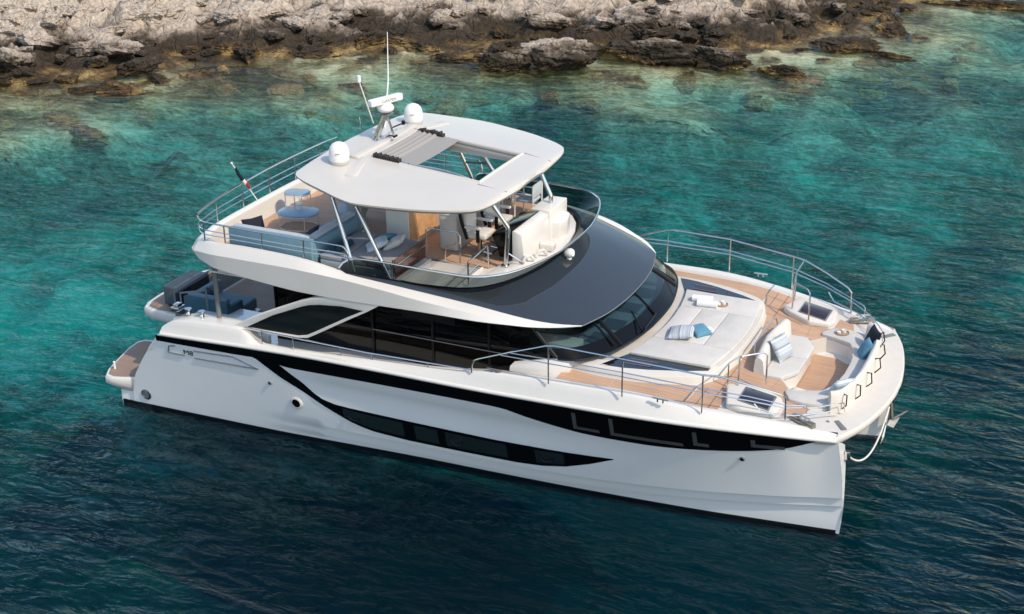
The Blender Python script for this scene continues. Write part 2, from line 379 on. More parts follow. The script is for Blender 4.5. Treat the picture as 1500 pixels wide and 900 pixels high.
def seabed_material():
    m = mat('seabed_ground', (.2, .2, .15), .95, spec=0)
    n = m.node_tree.nodes; l = m.node_tree.links; b = n['Principled BSDF']
    g = n.new('ShaderNodeNewGeometry'); sx = n.new('ShaderNodeSeparateXYZ'); l.new(g.outputs['Position'], sx.inputs[0])
    mp = n.new('ShaderNodeMapping'); mp.inputs['Rotation'].default_value = (0, 0, R(-20)); mp.inputs['Scale'].default_value = (.6, 1, 1); l.new(g.outputs['Position'], mp.inputs[0])
    n1 = n.new('ShaderNodeTexNoise'); n1.inputs['Scale'].default_value = .20; n1.inputs['Detail'].default_value = 8; n1.inputs['Roughness'].default_value = .62; n1.inputs['Distortion'].default_value = .6
    l.new(mp.outputs[0], n1.inputs['Vector'])
    n2 = n.new('ShaderNodeTexNoise'); n2.inputs['Scale'].default_value = 1.6; n2.inputs['Detail'].default_value = 6; n2.inputs['Roughness'].default_value = .65
    l.new(mp.outputs[0], n2.inputs['Vector'])
    n3 = n.new('ShaderNodeTexNoise'); n3.inputs['Scale'].default_value = 5.5; n3.inputs['Detail'].default_value = 5; n3.inputs['Roughness'].default_value = .7; l.new(mp.outputs[0], n3.inputs['Vector'])
    # sand lies in the bay off the coast, deeper ground is weed, its blue-green standing in for light scattered in deep water; one sand patch lies off the stern
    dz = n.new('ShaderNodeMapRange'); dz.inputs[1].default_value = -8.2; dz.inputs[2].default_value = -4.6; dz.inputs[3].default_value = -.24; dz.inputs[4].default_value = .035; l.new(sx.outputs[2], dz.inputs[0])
    pv = n.new('ShaderNodeVectorMath'); pv.operation = 'DISTANCE'; pv.inputs[1].default_value = (-10.5, 5.2, -3.4); l.new(g.outputs['Position'], pv.inputs[0])
    pr = n.new('ShaderNodeMapRange'); pr.interpolation_type = 'SMOOTHSTEP'; pr.inputs[1].default_value = 1.5; pr.inputs[2].default_value = 8; pr.inputs[3].default_value = .20; pr.inputs[4].default_value = 0; l.new(pv.outputs['Value'], pr.inputs[0])
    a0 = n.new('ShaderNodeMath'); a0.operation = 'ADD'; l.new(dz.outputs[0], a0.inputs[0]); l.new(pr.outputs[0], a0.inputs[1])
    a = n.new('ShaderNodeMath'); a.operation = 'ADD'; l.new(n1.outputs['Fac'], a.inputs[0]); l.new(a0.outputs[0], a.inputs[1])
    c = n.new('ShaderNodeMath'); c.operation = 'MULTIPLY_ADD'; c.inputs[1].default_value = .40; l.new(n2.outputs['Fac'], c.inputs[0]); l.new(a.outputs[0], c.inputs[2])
    c1 = c
    fs = n.new('ShaderNodeMapRange'); fs.inputs[1].default_value = -4; fs.inputs[2].default_value = -.8; fs.inputs[3].default_value = .06; fs.inputs[4].default_value = .42; l.new(sx.outputs[2], fs.inputs[0])
    f0 = n.new('ShaderNodeMath'); f0.operation = 'SUBTRACT'; f0.inputs[1].default_value = .5; l.new(n3.outputs['Fac'], f0.inputs[0])
    c = n.new('ShaderNodeMath'); c.operation = 'MULTIPLY_ADD'; l.new(f0.outputs[0], c.inputs[0]); l.new(fs.outputs[0], c.inputs[1]); l.new(c1.outputs[0], c.inputs[2])
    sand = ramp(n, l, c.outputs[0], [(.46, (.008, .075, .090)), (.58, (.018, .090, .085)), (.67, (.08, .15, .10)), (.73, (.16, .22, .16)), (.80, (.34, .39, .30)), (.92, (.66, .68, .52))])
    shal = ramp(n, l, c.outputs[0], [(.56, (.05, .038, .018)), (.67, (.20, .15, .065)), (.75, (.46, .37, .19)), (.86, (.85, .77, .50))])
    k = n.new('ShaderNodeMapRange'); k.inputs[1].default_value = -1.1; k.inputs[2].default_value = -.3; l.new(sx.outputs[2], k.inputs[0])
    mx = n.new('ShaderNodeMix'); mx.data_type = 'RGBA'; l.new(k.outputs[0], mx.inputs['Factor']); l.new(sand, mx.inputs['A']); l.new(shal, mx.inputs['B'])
    bp = n.new('ShaderNodeBump'); bp.inputs['Strength'].default_value = 1; bp.inputs['Distance'].default_value = .5; l.new(n2.outputs['Fac'], bp.inputs['Height']); l.new(bp.outputs[0], b.inputs['Normal'])
    l.new(mx.outputs['Result'], b.inputs['Base Color'])
    return m

def field(x0, x1, y0, y1, step, keep, hf):
    nx = int((x1-x0)/step)+1; ny = int((y1-y0)/step)+1
    idx = {}; mb = MB(); ds = {}
    for i in range(nx):
        for j in range(ny):
            x = x0+i*step; y = y0+j*step
            d = coast_d(x, y)
            if keep(d, x, y):
                idx[i, j] = len(mb.v); mb.v.append((x, y, hf(x, y, d)))
    for (i, j) in idx:
        q = [(i, j), (i+1, j), (i+1, j+1), (i, j+1)]
        if all(t in idx for t in q): mb.f.append(tuple(idx[t] for t in q))
    return mb
def in_view(p, m=.06):
    v = Vector(p)-CAM_LOC
    z = v.dot(fw)
    if z < 1: return False
    a = 2086.6*v.dot(rt2)/z/1500; b = 2086.6*v.dot(up2)/z/900
    return abs(a) < .5+m and abs(b) < .5+m

land = field(-48, 26, 8, 72, .24, lambda d, x, y: -1.2 < d < 16 and in_view((x, y, 1), .25), height)
tag(land.build('rocky_shore', ROCK, angle=60), kind='structure')
hfs = lambda x, y, d: height(x, y, d)+(.22*max(0, rocky(x*1.6, y*1.6)-.3)*sm(-7.6, -5, d)) if d < -.4 else -.3-.25*max(0, d+.4)
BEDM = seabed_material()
near = field(-42, 22, 6, 60, .3, lambda d, x, y: -10 < d < 2 and in_view((x, y, 0), .05), hfs)
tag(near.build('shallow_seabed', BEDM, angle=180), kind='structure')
bed = field(-58, 44, -24, 72, .55, lambda d, x, y: d < -7.4 or (d < 3 and not in_view((x, y, 0), .02)), lambda x, y, d: (height(x, y, d) if d < -.4 else -.3-.25*max(0, d+.4))-(.08 if d > -10 else 0))
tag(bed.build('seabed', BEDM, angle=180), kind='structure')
deep = field(-150, 150, -85, 120, 5.0, lambda d, x, y: d < 12, lambda x, y, d: height(x, y, min(d, -.5))-1.6)
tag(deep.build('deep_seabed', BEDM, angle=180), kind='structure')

# ---- boulders: a few rock shapes, copied one by one along the coast
def rock_mesh(seed, sub=3, flat=1.0, elong=1.0):
    rnd = random.Random(seed); bm = bmesh.new(); bmesh.ops.create_icosphere(bm, subdivisions=sub, radius=1)
    planes = []
    for k in range(13):
        v = Vector((rnd.gauss(0, 1), rnd.gauss(0, 1), rnd.gauss(0, 1))).normalized()
        planes.append((v, rnd.uniform(.50, .92)))
    planes.append((Vector((rnd.uniform(-.25, .25), rnd.uniform(-.25, .25), 1)).normalized(), rnd.uniform(.55, .75)))
    o = Vector((seed*3.1, seed*1.7, seed))
    for v in bm.verts:
        n_ = v.co.normalized(); r = 1.0
        for p, h_ in planes:
            c_ = n_.dot(p)
            if c_ > .05: r = min(r, h_/c_)
        f1 = noise.fractal(n_*2.6+o, .7, 2.1, 5)*.15
        cr = noise.voronoi(n_*2.4+o)[0]; cr = min(.16, cr[1]-cr[0])-.16
        r += f1+cr*.55
        if abs(math.sin((n_*r).z*8+noise.noise(n_*2+o)*2)) < .28: r -= .06
        v.co = Vector((n_.x*r*elong, n_.y*r, n_.z*r*flat))
    me = bpy.data.meshes.new('boulder'); bm.to_mesh(me); bm.free()
    for p in me.polygons: p.use_smooth = False
    me.materials.append(ROCK); return me
SHAPES = [rock_mesh(k+1, 4, .52+.14*(k % 2), 1.0+.45*(k % 3)) for k in range(9)]
BIG = [rock_mesh(k+40, 5, .62, 1.25+.35*k) for k in range(4)]
def put_rock(me, loc, sc, rz, label, group=None, tilt=0, sz=None):
    o = bpy.data.objects.new('boulder' if group else 'rock_outcrop', me); COL.objects.link(o)
    o.location = loc; o.rotation_euler = (tilt, tilt*.6, rz); o.scale = sz or (sc, sc, sc)
    return tag(o, label, 'rock', group)
CR = R(22)
for me, (x, y, z), sz, rz, lab in (
    (BIG[1], (-5.0, 32.0, .20), (1.0, .85, 1.25), .3, 'dark fissured rock outcrop in the water left of the long ledge'),
    (BIG[0], (-2.7, 33.6, .45), (1.75, 1.25, 1.9), .35, 'largest dark flat-topped outcrop standing in the shallows'),
    (BIG[2], (1.2, 36.2, .35), (1.65, 1.1, 1.7), .12, 'long dark ledge sloping into the water beside the largest outcrop'),
    (BIG[3], (4.6, 36.4, .25), (.85, .8, 1.45), -.1, 'dark end block of the long shore ledge'),
    (BIG[2], (7.7, 36.2, .05), (.80, .5, .85), -.2, 'low ochre reef rock alone in the water off the ledge end'),
    (BIG[1], (-8.0, 33.2, .0), (1.25, .7, .42), .2, 'flat tan slab barely above the water left of the outcrops'),
    (BIG[3], (11.7, 41.6, -.05), (.75, .35, .5), -.3, 'tiny ochre rock breaking the surface far right'),
    (BIG[0], (9.4, 42.2, .15), (1.5, .9, 1.0), .3, 'ochre outcrop at the right end of the headland'),
    (BIG[2], (14.6, 55.5, .0), (2.6, .8, .9), .0, 'low dark reef at the far right edge of the bay'),
    (BIG[1], (-21.0, 20.9, .0), (.95, .5, .42), .5, 'pale flat rock in the shallows at the far left'),
    (BIG[3], (-19.2, 21.2, -.05), (.75, .45, .40), .6, 'small pale slab in the shallows right of the flat rock'),
    (BIG[0], (-22.5, 25.2, .9), (1.1, .8, .9), .2, 'grey-brown boulder upright above the left shallows'),
    (BIG[1], (-20.3, 24.0, .5), (.9, .7, .8), 1.2, 'dark round boulder at the waterline on the left')):
    put_rock(me, (x, y, z), 1, rz, lab, None, 0, sz)
rr = random.Random(5); spots = []; tries = 0
while len(spots) < 225 and tries < 9000:
    tries += 1
    x = rr.uniform(-40, 24); y = rr.uniform(10, 66)
    d = coast_d(x, y)
    if not (-1.6 < d < 13) or not in_view((x, y, 1), .02): continue
    if d < 0 and rr.random() > .45: continue
    if d > 7 and rr.random() > .6: continue
    sc = rr.uniform(.28, .62)*(1+1.1*rr.random()**3)*(1.15 if d > 2 else .9)
    if any((x-a)**2+(y-b)**2 < ((sc+c)*.62)**2 for a, b, c, _ in spots): continue
    spots.append((x, y, sc, d))
for k, (x, y, sc, d) in enumerate(spots):
    z = height(x, y, d)
    if z+sc*.3 > 1.75: lab, grp = 'pale limestone boulder among the heaped rocks on the upper shore', 'pale boulders of the upper shore'
    else: lab, grp = 'dark wet boulder among the rocks along the waterline', 'dark boulders along the waterline'
    put_rock(SHAPES[k % 9], (x, y, z+sc*.12), sc, rr.uniform(0, 6.3), lab, grp, rr.uniform(-.25, .25))
sunk = []; tries = 0
while len(sunk) < 60 and tries < 6000:
    tries += 1
    x = rr.uniform(-34, 16); y = rr.uniform(10, 48); d = coast_d(x, y)
    if not (-8 < d < -1.2) or not in_view((x, y, 0), .0): continue
    sc = rr.uniform(.4, 1.0)
    if any((x-a)**2+(y-b)**2 < ((sc+c)*.8)**2 for a, b, c in sunk): continue
    sunk.append((x, y, sc)); z = height(x, y, d)
    put_rock(SHAPES[len(sunk) % 9], (x, y, min(z+.05, -.34*sc+(.12 if len(sunk) % 9 == 0 else -.08))), sc, rr.uniform(0, 6.3), 'pale ochre rock lying under the clear shallow water off the shore', 'sunken rocks in the shallows', rr.uniform(-.2, .2))

def sea_material():
    m = bpy.data.materials.new('sea_water'); m.use_nodes = True
    n = m.node_tree.nodes; l = m.node_tree.links; n.clear()
    out = n.new('ShaderNodeOutputMaterial')
    g = n.new('ShaderNodeNewGeometry')
    mp = n.new('ShaderNodeMapping'); mp.vector_type = 'POINT'; mp.inputs['Rotation'].default_value = (0, 0, R(-14)); mp.inputs['Scale'].default_value = (.42, 1, 1)
    l.new(g.outputs['Position'], mp.inputs[0])
    def nz(scale, det, ro, dist=0):
        t = n.new('ShaderNodeTexNoise'); t.inputs['Scale'].default_value = scale; t.inputs['Detail'].default_value = det; t.inputs['Roughness'].default_value = ro; t.inputs['Distortion'].default_value = dist
        l.new(mp.outputs[0], t.inputs['Vector']); return t.outputs['Fac']
    a = nz(.55, 2, .5, .5); c = nz(2.3, 3, .55, .5)
    s1 = n.new('ShaderNodeMath'); s1.operation = 'MULTIPLY'; s1.inputs[1].default_value = .9; l.new(a, s1.inputs[0])
    s2 = n.new('ShaderNodeMath'); s2.operation = 'MULTIPLY_ADD'; s2.inputs[1].default_value = .42; l.new(c, s2.inputs[0]); l.new(s1.outputs[0], s2.inputs[2])
    bp = n.new('ShaderNodeBump'); bp.inputs['Strength'].default_value = 1.0; bp.inputs['Distance'].default_value = .42; l.new(s2.outputs[0], bp.inputs['Height'])
    tr = n.new('ShaderNodeBsdfTransparent')
    rf = n.new('ShaderNodeBsdfRefraction'); rf.inputs['IOR'].default_value = 1.33; rf.inputs['Roughness'].default_value = 0.0; bp2 = n.new('ShaderNodeBump'); bp2.inputs['Strength'].default_value = 1.0; bp2.inputs['Distance'].default_value = .03; l.new(s2.outputs[0], bp2.inputs['Height']); l.new(bp2.outputs[0], rf.inputs['Normal'])
    m1 = n.new('ShaderNodeMixShader'); m1.inputs[0].default_value = .28; l.new(tr.outputs[0], m1.inputs[1]); l.new(rf.outputs[0], m1.inputs[2])
    gl = n.new('ShaderNodeBsdfGlossy'); gl.inputs['Roughness'].default_value = .04; gl.inputs['Color'].default_value = (.80, .93, 1, 1); l.new(bp.outputs[0], gl.inputs['Normal'])
    lw = n.new('ShaderNodeLayerWeight'); lw.inputs['Blend'].default_value = .5; l.new(bp.outputs[0], lw.inputs['Normal'])
    pw = n.new('ShaderNodeMath'); pw.operation = 'POWER'; pw.inputs[1].default_value = 4.2; l.new(lw.outputs['Facing'], pw.inputs[0])
    fr = n.new('ShaderNodeMath'); fr.operation = 'MULTIPLY_ADD'; fr.inputs[1].default_value = .42; fr.inputs[2].default_value = .012; l.new(pw.outputs[0], fr.inputs[0])
    m2 = n.new('ShaderNodeMixShader'); l.new(fr.outputs[0], m2.inputs[0]); l.new(m1.outputs[0], m2.inputs[1]); l.new(gl.outputs[0], m2.inputs[2])
    l.new(m2.outputs[0], out.inputs['Surface'])
    va = n.new('ShaderNodeVolumeAbsorption'); va.inputs['Color'].default_value = (.0, .838, .872, 1); va.inputs['Density'].default_value = .28
    l.new(va.outputs[0], out.inputs['Volume'])
    return m
sea = MB().box(-160, 160, -90, 200, -30, 0)
tag(sea.build('sea', sea_material()), kind='structure')

# ================================================================== MOTOR YACHT
YACHT = empty('motor_yacht', (10, 0, 0), 'white twin-hulled motor yacht with teak foredeck and hardtop flybridge', 'yacht')
def part(mb, name, m, parent=YACHT, **k): return mb.build(name, m, parent, **k)

# ---- hulls
YW = smooth_tab([(0.9, 3.59), (5.5, 3.43), (9.3, 3.29), (12.8, 3.13), (16, 2.90), (17.5, 2.73), (19.5, 2.47)])
YR = smooth_tab([(1.2, 3.80), (2.5, 3.90), (5, 3.95), (9, 3.97), (13, 3.97), (15, 3.92), (16.6, 3.76), (18.3, 3.36), (19.33, 2.99)])
ZR = smooth_tab([(1, 2.30), (2.7, 2.36), (4.9, 2.49), (7, 2.58), (9, 2.61), (11.5, 2.63), (13.2, 2.67), (15, 2.70), (16.7, 2.71), (18.3, 2.65), (19.33, 2.56)])
XA = [(-.7, 1.3), (0, 1.33), (.24, 1.36), (.6, 1.44), (1.1, 1.66), (1.57, 2.03), (1.94, 2.30), (2.12, 2.47), (2.36, 2.66), (2.6, 2.9)]
XS = [(-.7, 19.2), (0, 19.42), (.75, 19.47), (1.6, 19.44), (2.35, 19.36), (2.6, 19.32)]
def yout(X, z):
    """half-breadth of the outer topsides"""
    zr = interp(X, ZR); t = max(0, min(1.05, z/zr)); a, b = interp(X, YW), interp(X, YR)
    if X > 16: b = lerp(b, min(b, 2.95), sm(18.2, 19.4, X)*.7)
    y = a+(b-a)*t**(.9+.5*sm(13, 19, X))
    y -= .075*max(0, 1-abs(z-1.72)/.42)*sm(6.2, 7.6, X)*(1-sm(12.5, 16.5, X))     # shallow knuckle along the side
    return y if z > 0 else a+z*.35
def chine(X, k): return (.50+.5*max(0, (X-12)/7.4)**1.7) if k else (.20+.55*max(0, (X-12)/7.4)**1.7)
def hull(side):
    N = 72; rows = []
    S = [i/N for i in range(N+1)]
    S = [s if s < .93 else s for s in S]+[]
    def zrows(X):
        zr = interp(X, ZR); c1, c0 = chine(X, 1), chine(X, 0); e = .012
        zz = [zr, zr*.93, lerp(zr, c1, .2), lerp(zr, c1, .32), lerp(zr, 1.72, .75), 1.72, lerp(1.72, c1, .25), lerp(zr, c1, .76), lerp(zr, c1, .88)]
        return zz+[c1+e, c1-e, lerp(c1, c0, .5), c0+e, c0-e, c0*.5, 0, -.12, -.2]
    for s in S:
        Xn = 1.3+18.1*s; ring = []
        amp = sm(5, 10, Xn)
        for j, z in enumerate(zrows(Xn)):
            X = lerp(interp(z, XA), interp(z, XS), s)
            y = yout(X, z)
            if j >= 10: y -= .06*amp
            if j >= 13: y -= .06*amp
            ring.append((X, y, z))
        yi = interp(Xn, [(1.3, 1.5), (12, 1.5), (15, 1.68), (17.5, 2.0), (19.4, 2.40)])
        for z, f in ((-.2, .25), (-.12, .08), (0, 0), (.6, 0), (1.2, 0), (1.7, 0), (2.2, 0)):
            X = lerp(interp(z, XA), interp(z, XS), s)
            yo = yout(X, z)
            ring.append((X, min(lerp(yi, yo, f), yo-.05), z))
        rows.append([(x, side*y, z) for x, y, z in ring])
    mb = MB().grid(rows, True, True)
    return mb
def hull_strip(xs, zlo, zhi, off=.006, nz=5, side=-1):
    rows = []
    for x in xs:
        a, b = zlo(x), zhi(x)
        rows.append([(x, side*(yout(x, lerp(a, b, j/nz))+off), lerp(a, b, j/nz)) for j in range(nz+1)])
    return MB().grid(rows)
def frange(a, b, n): return [a+(b-a)*i/n for i in range(n+1)]
RUBB = lambda x: interp(x, ZR)-.055
BANDLO = smooth_tab([(2.4, 2.13), (3.2, 2.16), (4.83, 2.21), (5.64, 2.24), (6.2, 2.16), (6.76, 2.14), (9, 2.195), (10.6, 2.225), (11.9, 2.23), (12.3, 2.18), (12.7, 2.09), (13.3, 1.99), (13.9, 1.92), (14.7, 1.90), (15.6, 1.91), (16.5, 1.98), (17.5, 2.10), (18.2, 2.25), (18.7, 2.41), (18.95, 2.50), (19.05, 2.52)])
SWHI = [(5.3, 2.255), (5.64, 2.26), (6.15, 2.20), (6.24, 2.13), (6.70, 1.79), (6.88, 1.62), (7.02, 1.50), (7.22, 1.38), (7.55, 1.30), (7.95, 1.275), (9.5, 1.24), (11.7, 1.215), (13.0, 1.24), (13.6, 1.26), (14.6, 1.305)]
SWLO = [(5.3, 2.24), (5.52, 2.22), (6.15, 1.79), (6.66, 1.52), (7.25, 1.17), (7.6, .99), (7.9, .85), (8.2, .755), (8.5, .69), (9.4, .63), (10.9, .625), (12.2, .635), (12.8, .68), (13.4, .80), (14.0, 1.02), (14.6, 1.295)]
for side in (1, -1):
    h = part(hull(side), 'hull', HULLW, angle=32)
    h.data.materials.append(BOOT)
    for p in h.data.polygons:
        if p.center.z < .01: p.material_index = 1
    bt = MB()
    rows = []
    for x in frange(1.0, 19.42, 60):
        rows.append([(x, side*(yout(x, z)-.12*sm(5, 10, x)+.012), z) for z in (-.2, -.1, 0, .07)])
    bt.grid(rows)
    part(bt, 'boot_stripe', BOOT, h)
    part(hull_strip(frange(2.56, 19.02, 110), lambda x: max(interp(x, BANDLO), interp(x, ZR)-3), RUBB, .006, 4, side), 'hull_window', BLACK, h)
    part(hull_strip(frange(5.46, 14.58, 150), lambda x: interp(x, SWLO), lambda x: interp(x, SWHI), .006, 5, side), 'hull_window', BLACK, h)
    part(MB().tube([(x, side*(interp(x, YR)+.005), interp(x, ZR)) for x in frange(2.75, 19.3, 60)], .05, 10), 'rub_rail', GEL, h)
    if side > 0: continue
    # window frames and blinds that show behind the black glass
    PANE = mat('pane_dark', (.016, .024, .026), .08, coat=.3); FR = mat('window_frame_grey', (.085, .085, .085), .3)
    def quad(x0, x1, z0, z1, off=.011): return hull_strip(frange(x0, x1, 6), lambda x: z0(x) if callable(z0) else z0, lambda x: z1(x) if callable(z1) else z1, off, 3)
    zl = lambda k: (lambda x: lerp(interp(x, SWLO), interp(x, SWHI), k))
    for a, b in ((7.75, 9.35), (9.65, 10.25), (10.45, 12.0), (12.7, 13.4)):
        pn = part(quad(a, b, zl(.16), zl(.86)), 'window_pane', PANE, h)
        cx = a+.28; cz = lerp(interp(cx, SWLO), interp(cx, SWHI), .55)
        if b-a > .7:
            part(MB().tube([(cx+.15*math.cos(t), -(yout(cx, cz)+.014), cz+.13*math.sin(t)) for t in frange(0, 2*math.pi, 20)[:-1]], .016, 6, True), 'porthole_ring', BLACKM, pn)
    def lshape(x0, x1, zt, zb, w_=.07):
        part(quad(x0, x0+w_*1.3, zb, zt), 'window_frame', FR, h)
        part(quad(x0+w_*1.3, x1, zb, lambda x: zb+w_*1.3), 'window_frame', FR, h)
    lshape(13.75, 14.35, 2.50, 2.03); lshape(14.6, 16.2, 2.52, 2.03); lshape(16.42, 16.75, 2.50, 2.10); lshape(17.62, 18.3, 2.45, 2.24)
    # chrome outline emblem and lettering aft
    def onhull(x, z, off=.012): return Vector((x, -(yout(x, z)+off), z))
    CHROME = mat('dark_chrome', (.20, .215, .23), .3, metal=.5)
    for seg in ([(3.13, 2.10), (2.93, 2.06), (2.86, 1.86), (3.36, 1.86)], [(3.68, 2.06), (4.85, 2.13), (5.55, 1.91), (3.68, 1.85)]):
        pts = []
        for (x0, z0), (x1, z1) in zip(seg, seg[1:]):
            pts += [onhull(lerp(x0, x1, t), lerp(z0, z1, t)) for t in (0, .25, .5, .75)]
        pts.append(onhull(*seg[-1]))
        if len(pts) > 10 and seg[0][0] > 3.5:
            pass
        part(MB().tube(pts, .017, 6), 'emblem_line', CHROME, h)
    H0 = h
    # outlet rings
    def disc(x, z, r, m1, m2, nm):
        c = onhull(x, z, 0)
        nrm = Vector((0, -1, -.12)).normalized().to_track_quat('Z', 'Y').to_matrix().to_4x4()
        o = part(MB().lathe([(0, 0), (r, 0), (r, .02), (r*.72, .035), (r*.7, .03)], c, 20, nrm), nm, m1, h)
        part(MB().lathe([(0, .028), (r*.66, .028), (r*.66, .034), (0, .036)], c, 20, nrm), 'outlet_core', m2, o)
    disc(6.45, 1.10, .17, GEL, BLACK, 'engine_outlet')
    disc(1.80, .36, .15, STEEL, GREYTRIM, 'exhaust_outlet')
    disc(5.80, 1.56, .05, GREYTRIM, BLACK, 'drain_outlet')
    disc(17.42, 1.86, .06, GREYTRIM, BLACK, 'drain_outlet')

# ---- swim platforms with their steps
for side in (-1, 1):
    out = [(1.75, 3.48), (1.42, 3.58), (1.15, 3.70), (.85, 3.80), (.62, 3.74), (.44, 3.45), (.30, 3.0), (.08, 2.2), (.04, 1.75), (.14, 1.58), (.5, 1.50), (1.75, 1.50)]
    lo = [(1.75, 3.40), (1.45, 3.50), (1.2, 3.54), (1.05, 3.55), (.88, 3.46), (.75, 3.3), (.65, 3.0), (.5, 2.2), (.48, 1.85), (.55, 1.7), (.7, 1.6), (1.75, 1.6)]
    rows = [[(x, side*y, z) for x, y in o] for o, z in ((lo, .30), (out, .52), (out, .68), ([(x+.03, y-.03) for x, y in out], .73))]
    rows = [[(x+.5, side*y*.97, .28) for x, y in lo]]+rows
    sp = part(MB().grid(rows, True, True), 'swim_platform', GEL, bevel=0)
    part(MB().prism([(lerp(x, 1.1, .09), side*lerp(y, 2.5, .07)) for x, y in out], .735, .742), 'teak_panel', TEAKD, sp)
    part(MB().box(.92, 1.9, side*1.65, side*3.55, -.15, .30), 'platform_support', HULLW, sp)
    part(MB().box(.98, 1.9, side*1.6, side*3.585, -.16, .04), 'support_waterline', BOOT, sp)
    part(MB().tube([(.62, side*3.35, .74), (.62, side*3.35, .95)], .03, 8), 'mooring_post', WHITEPLASTIC, sp)
    for k in range(4):
        x0 = 1.55+k*.3; z1 = .74+.27*(k+1)
        part(MB().box(x0, 2.95, side*1.52, side*3.45, z1-.30, z1-.012), 'step', GEL, sp, bevel=.02)
        part(MB().box(x0+.03, x0+.29, side*1.7, side*3.25, z1-.012, z1-.002), 'step_tread', TEAKD, sp)

# ---- deck moulding (cap rail and bulwark) round both sides
ZC = smooth_tab([(2.7, 2.50), (2.95, 2.66), (3.3, 2.78), (4.1, 2.86), (5.0, 2.88), (5.3, 2.80), (5.6, 2.60), (6.8, 2.63), (9, 2.78), (10.5, 2.88), (11.3, 2.97), (12, 3.05), (13.5, 3.10), (15, 3.11), (16.6, 2.98), (18.2, 2.83), (19.0, 2.70), (19.28, 2.63)])
def zdeck(X): return interp(X, [(2.5, 1.7), (5.2, 1.7), (5.6, 2.35), (10.8, 2.42), (12.6, 2.95), (13, 3.02), (15.5, 3.0), (16.6, 2.92), (17.6, 2.78), (19.0, 2.66), (20, 2.60)])
YC = lambda X: interp(X, YR)-interp(X, [(2.7, .12), (5, .16), (5.7, .10), (9, .13), (12, .17), (18, .20), (19.3, .12)])
def capw(X): return interp(X, [(2.7, .5), (5.0, .5), (5.7, .16), (10, .14), (12, .22), (13.2, .22), (17, .20), (19.3, .12)])
for side in (-1, 1):
    rows = []
    for X in frange(2.72, 19.28, 110):
        zr, zc, yr, yc, cw = interp(X, ZR), interp(X, ZC), interp(X, YR), YC(X), capw(X)
        zd = min(zdeck(X)-.03, zc-.05)
        rows.append([(X, side*y, z) for y, z in ((yr, zr-.04), (yr+.012, zr+.02), (yr-.005, zr+.06), (lerp(yr, yc, .55), lerp(zr, zc, .62)), (yc+.03, zc-.035), (yc, zc-.006), (yc-.05, zc), (yc-cw+.04, zc), (yc-cw, zc-.03), (yc-cw-.03, zd))])
    part(MB().grid(rows), 'bulwark', GEL, angle=50)

# ---- main decks
def side_in(X): return YC(X)-capw(X)-.01
front = smooth_tab([(19.30, 2.95), (19.62, 2.2), (19.84, 1.3), (19.95, .45), (19.96, 0)], 6)
nose = [(x, -y) for x, y in front]+[(x, y) for x, y in front[::-1][1:]]
lounge = [(17.62, -1.02), (17.9, -1.42), (18.35, -2.02), (18.75, -2.0), (19.0, -1.72), (19.12, -.9), (19.15, 0), (19.12, .9), (19.0, 1.72), (18.75, 2.0), (18.35, 2.02), (17.9, 1.42), (17.62, 1.02)]
xs1 = frange(11.6, 17.6, 24)
outl = [(x, -side_in(x)) for x in xs1]+[(x, side_in(x)) for x in xs1[::-1]]
fd = MB()
fd.grid([[(x, lerp(-side_in(x), side_in(x), j/8), zdeck(x)) for j in range(9)] for x in frange(11.0, 17.6, 30)])
xs2 = frange(17.6, 19.28, 10)
o2 = [(x, -side_in(x)-.03*0) for x in xs2]+nose+[(x, side_in(x)) for x in xs2[::-1]]
fd.sheet(o2, [lounge], lambda x, y: zdeck(x))
for (x0, y0), (x1, y1) in zip(lounge, lounge[1:]+lounge[:1]):
    fd.add([(x0, y0, zdeck(x0)), (x1, y1, zdeck(x1)), (x1, y1, 2.36), (x0, y0, 2.36)], [(0, 1, 2, 3)])
deck = part(fd, 'foredeck', NONSKID, angle=30)
part(MB().prism(lounge, 2.34, 2.40), 'lounge_floor', GEL, deck)
# rounded bow apron and underside of the bridge deck
rows = []
for (x, y) in [(18.9, -3.13), (19.12, -3.05)]+nose+[(19.12, 3.05), (18.9, 3.13)]:
    c = Vector((16.5, 0)); d = Vector((x-17.2, y*.9)).normalized()
    rows.append([(x, y, zdeck(x)), (x+d.x*.03, y+d.y*.03, zdeck(x)-.03), (x+d.x*.035, y+d.y*.035, zdeck(x)-.12), (x-d.x*.02, y-d.y*.02, zdeck(x)-.2), (min(x-d.x*.35, 19.1), y*.8, 2.2), (17.5, y*.75, 1.35), (15.5, y*.7, 1.15)])
part(MB().grid(rows), 'bow_fascia', NONSKID, deck, angle=50)
part(MB().box(2.6, 17.6, -1.7, 1.7, 1.12, 1.2), 'bridge_deck_underside', GEL)
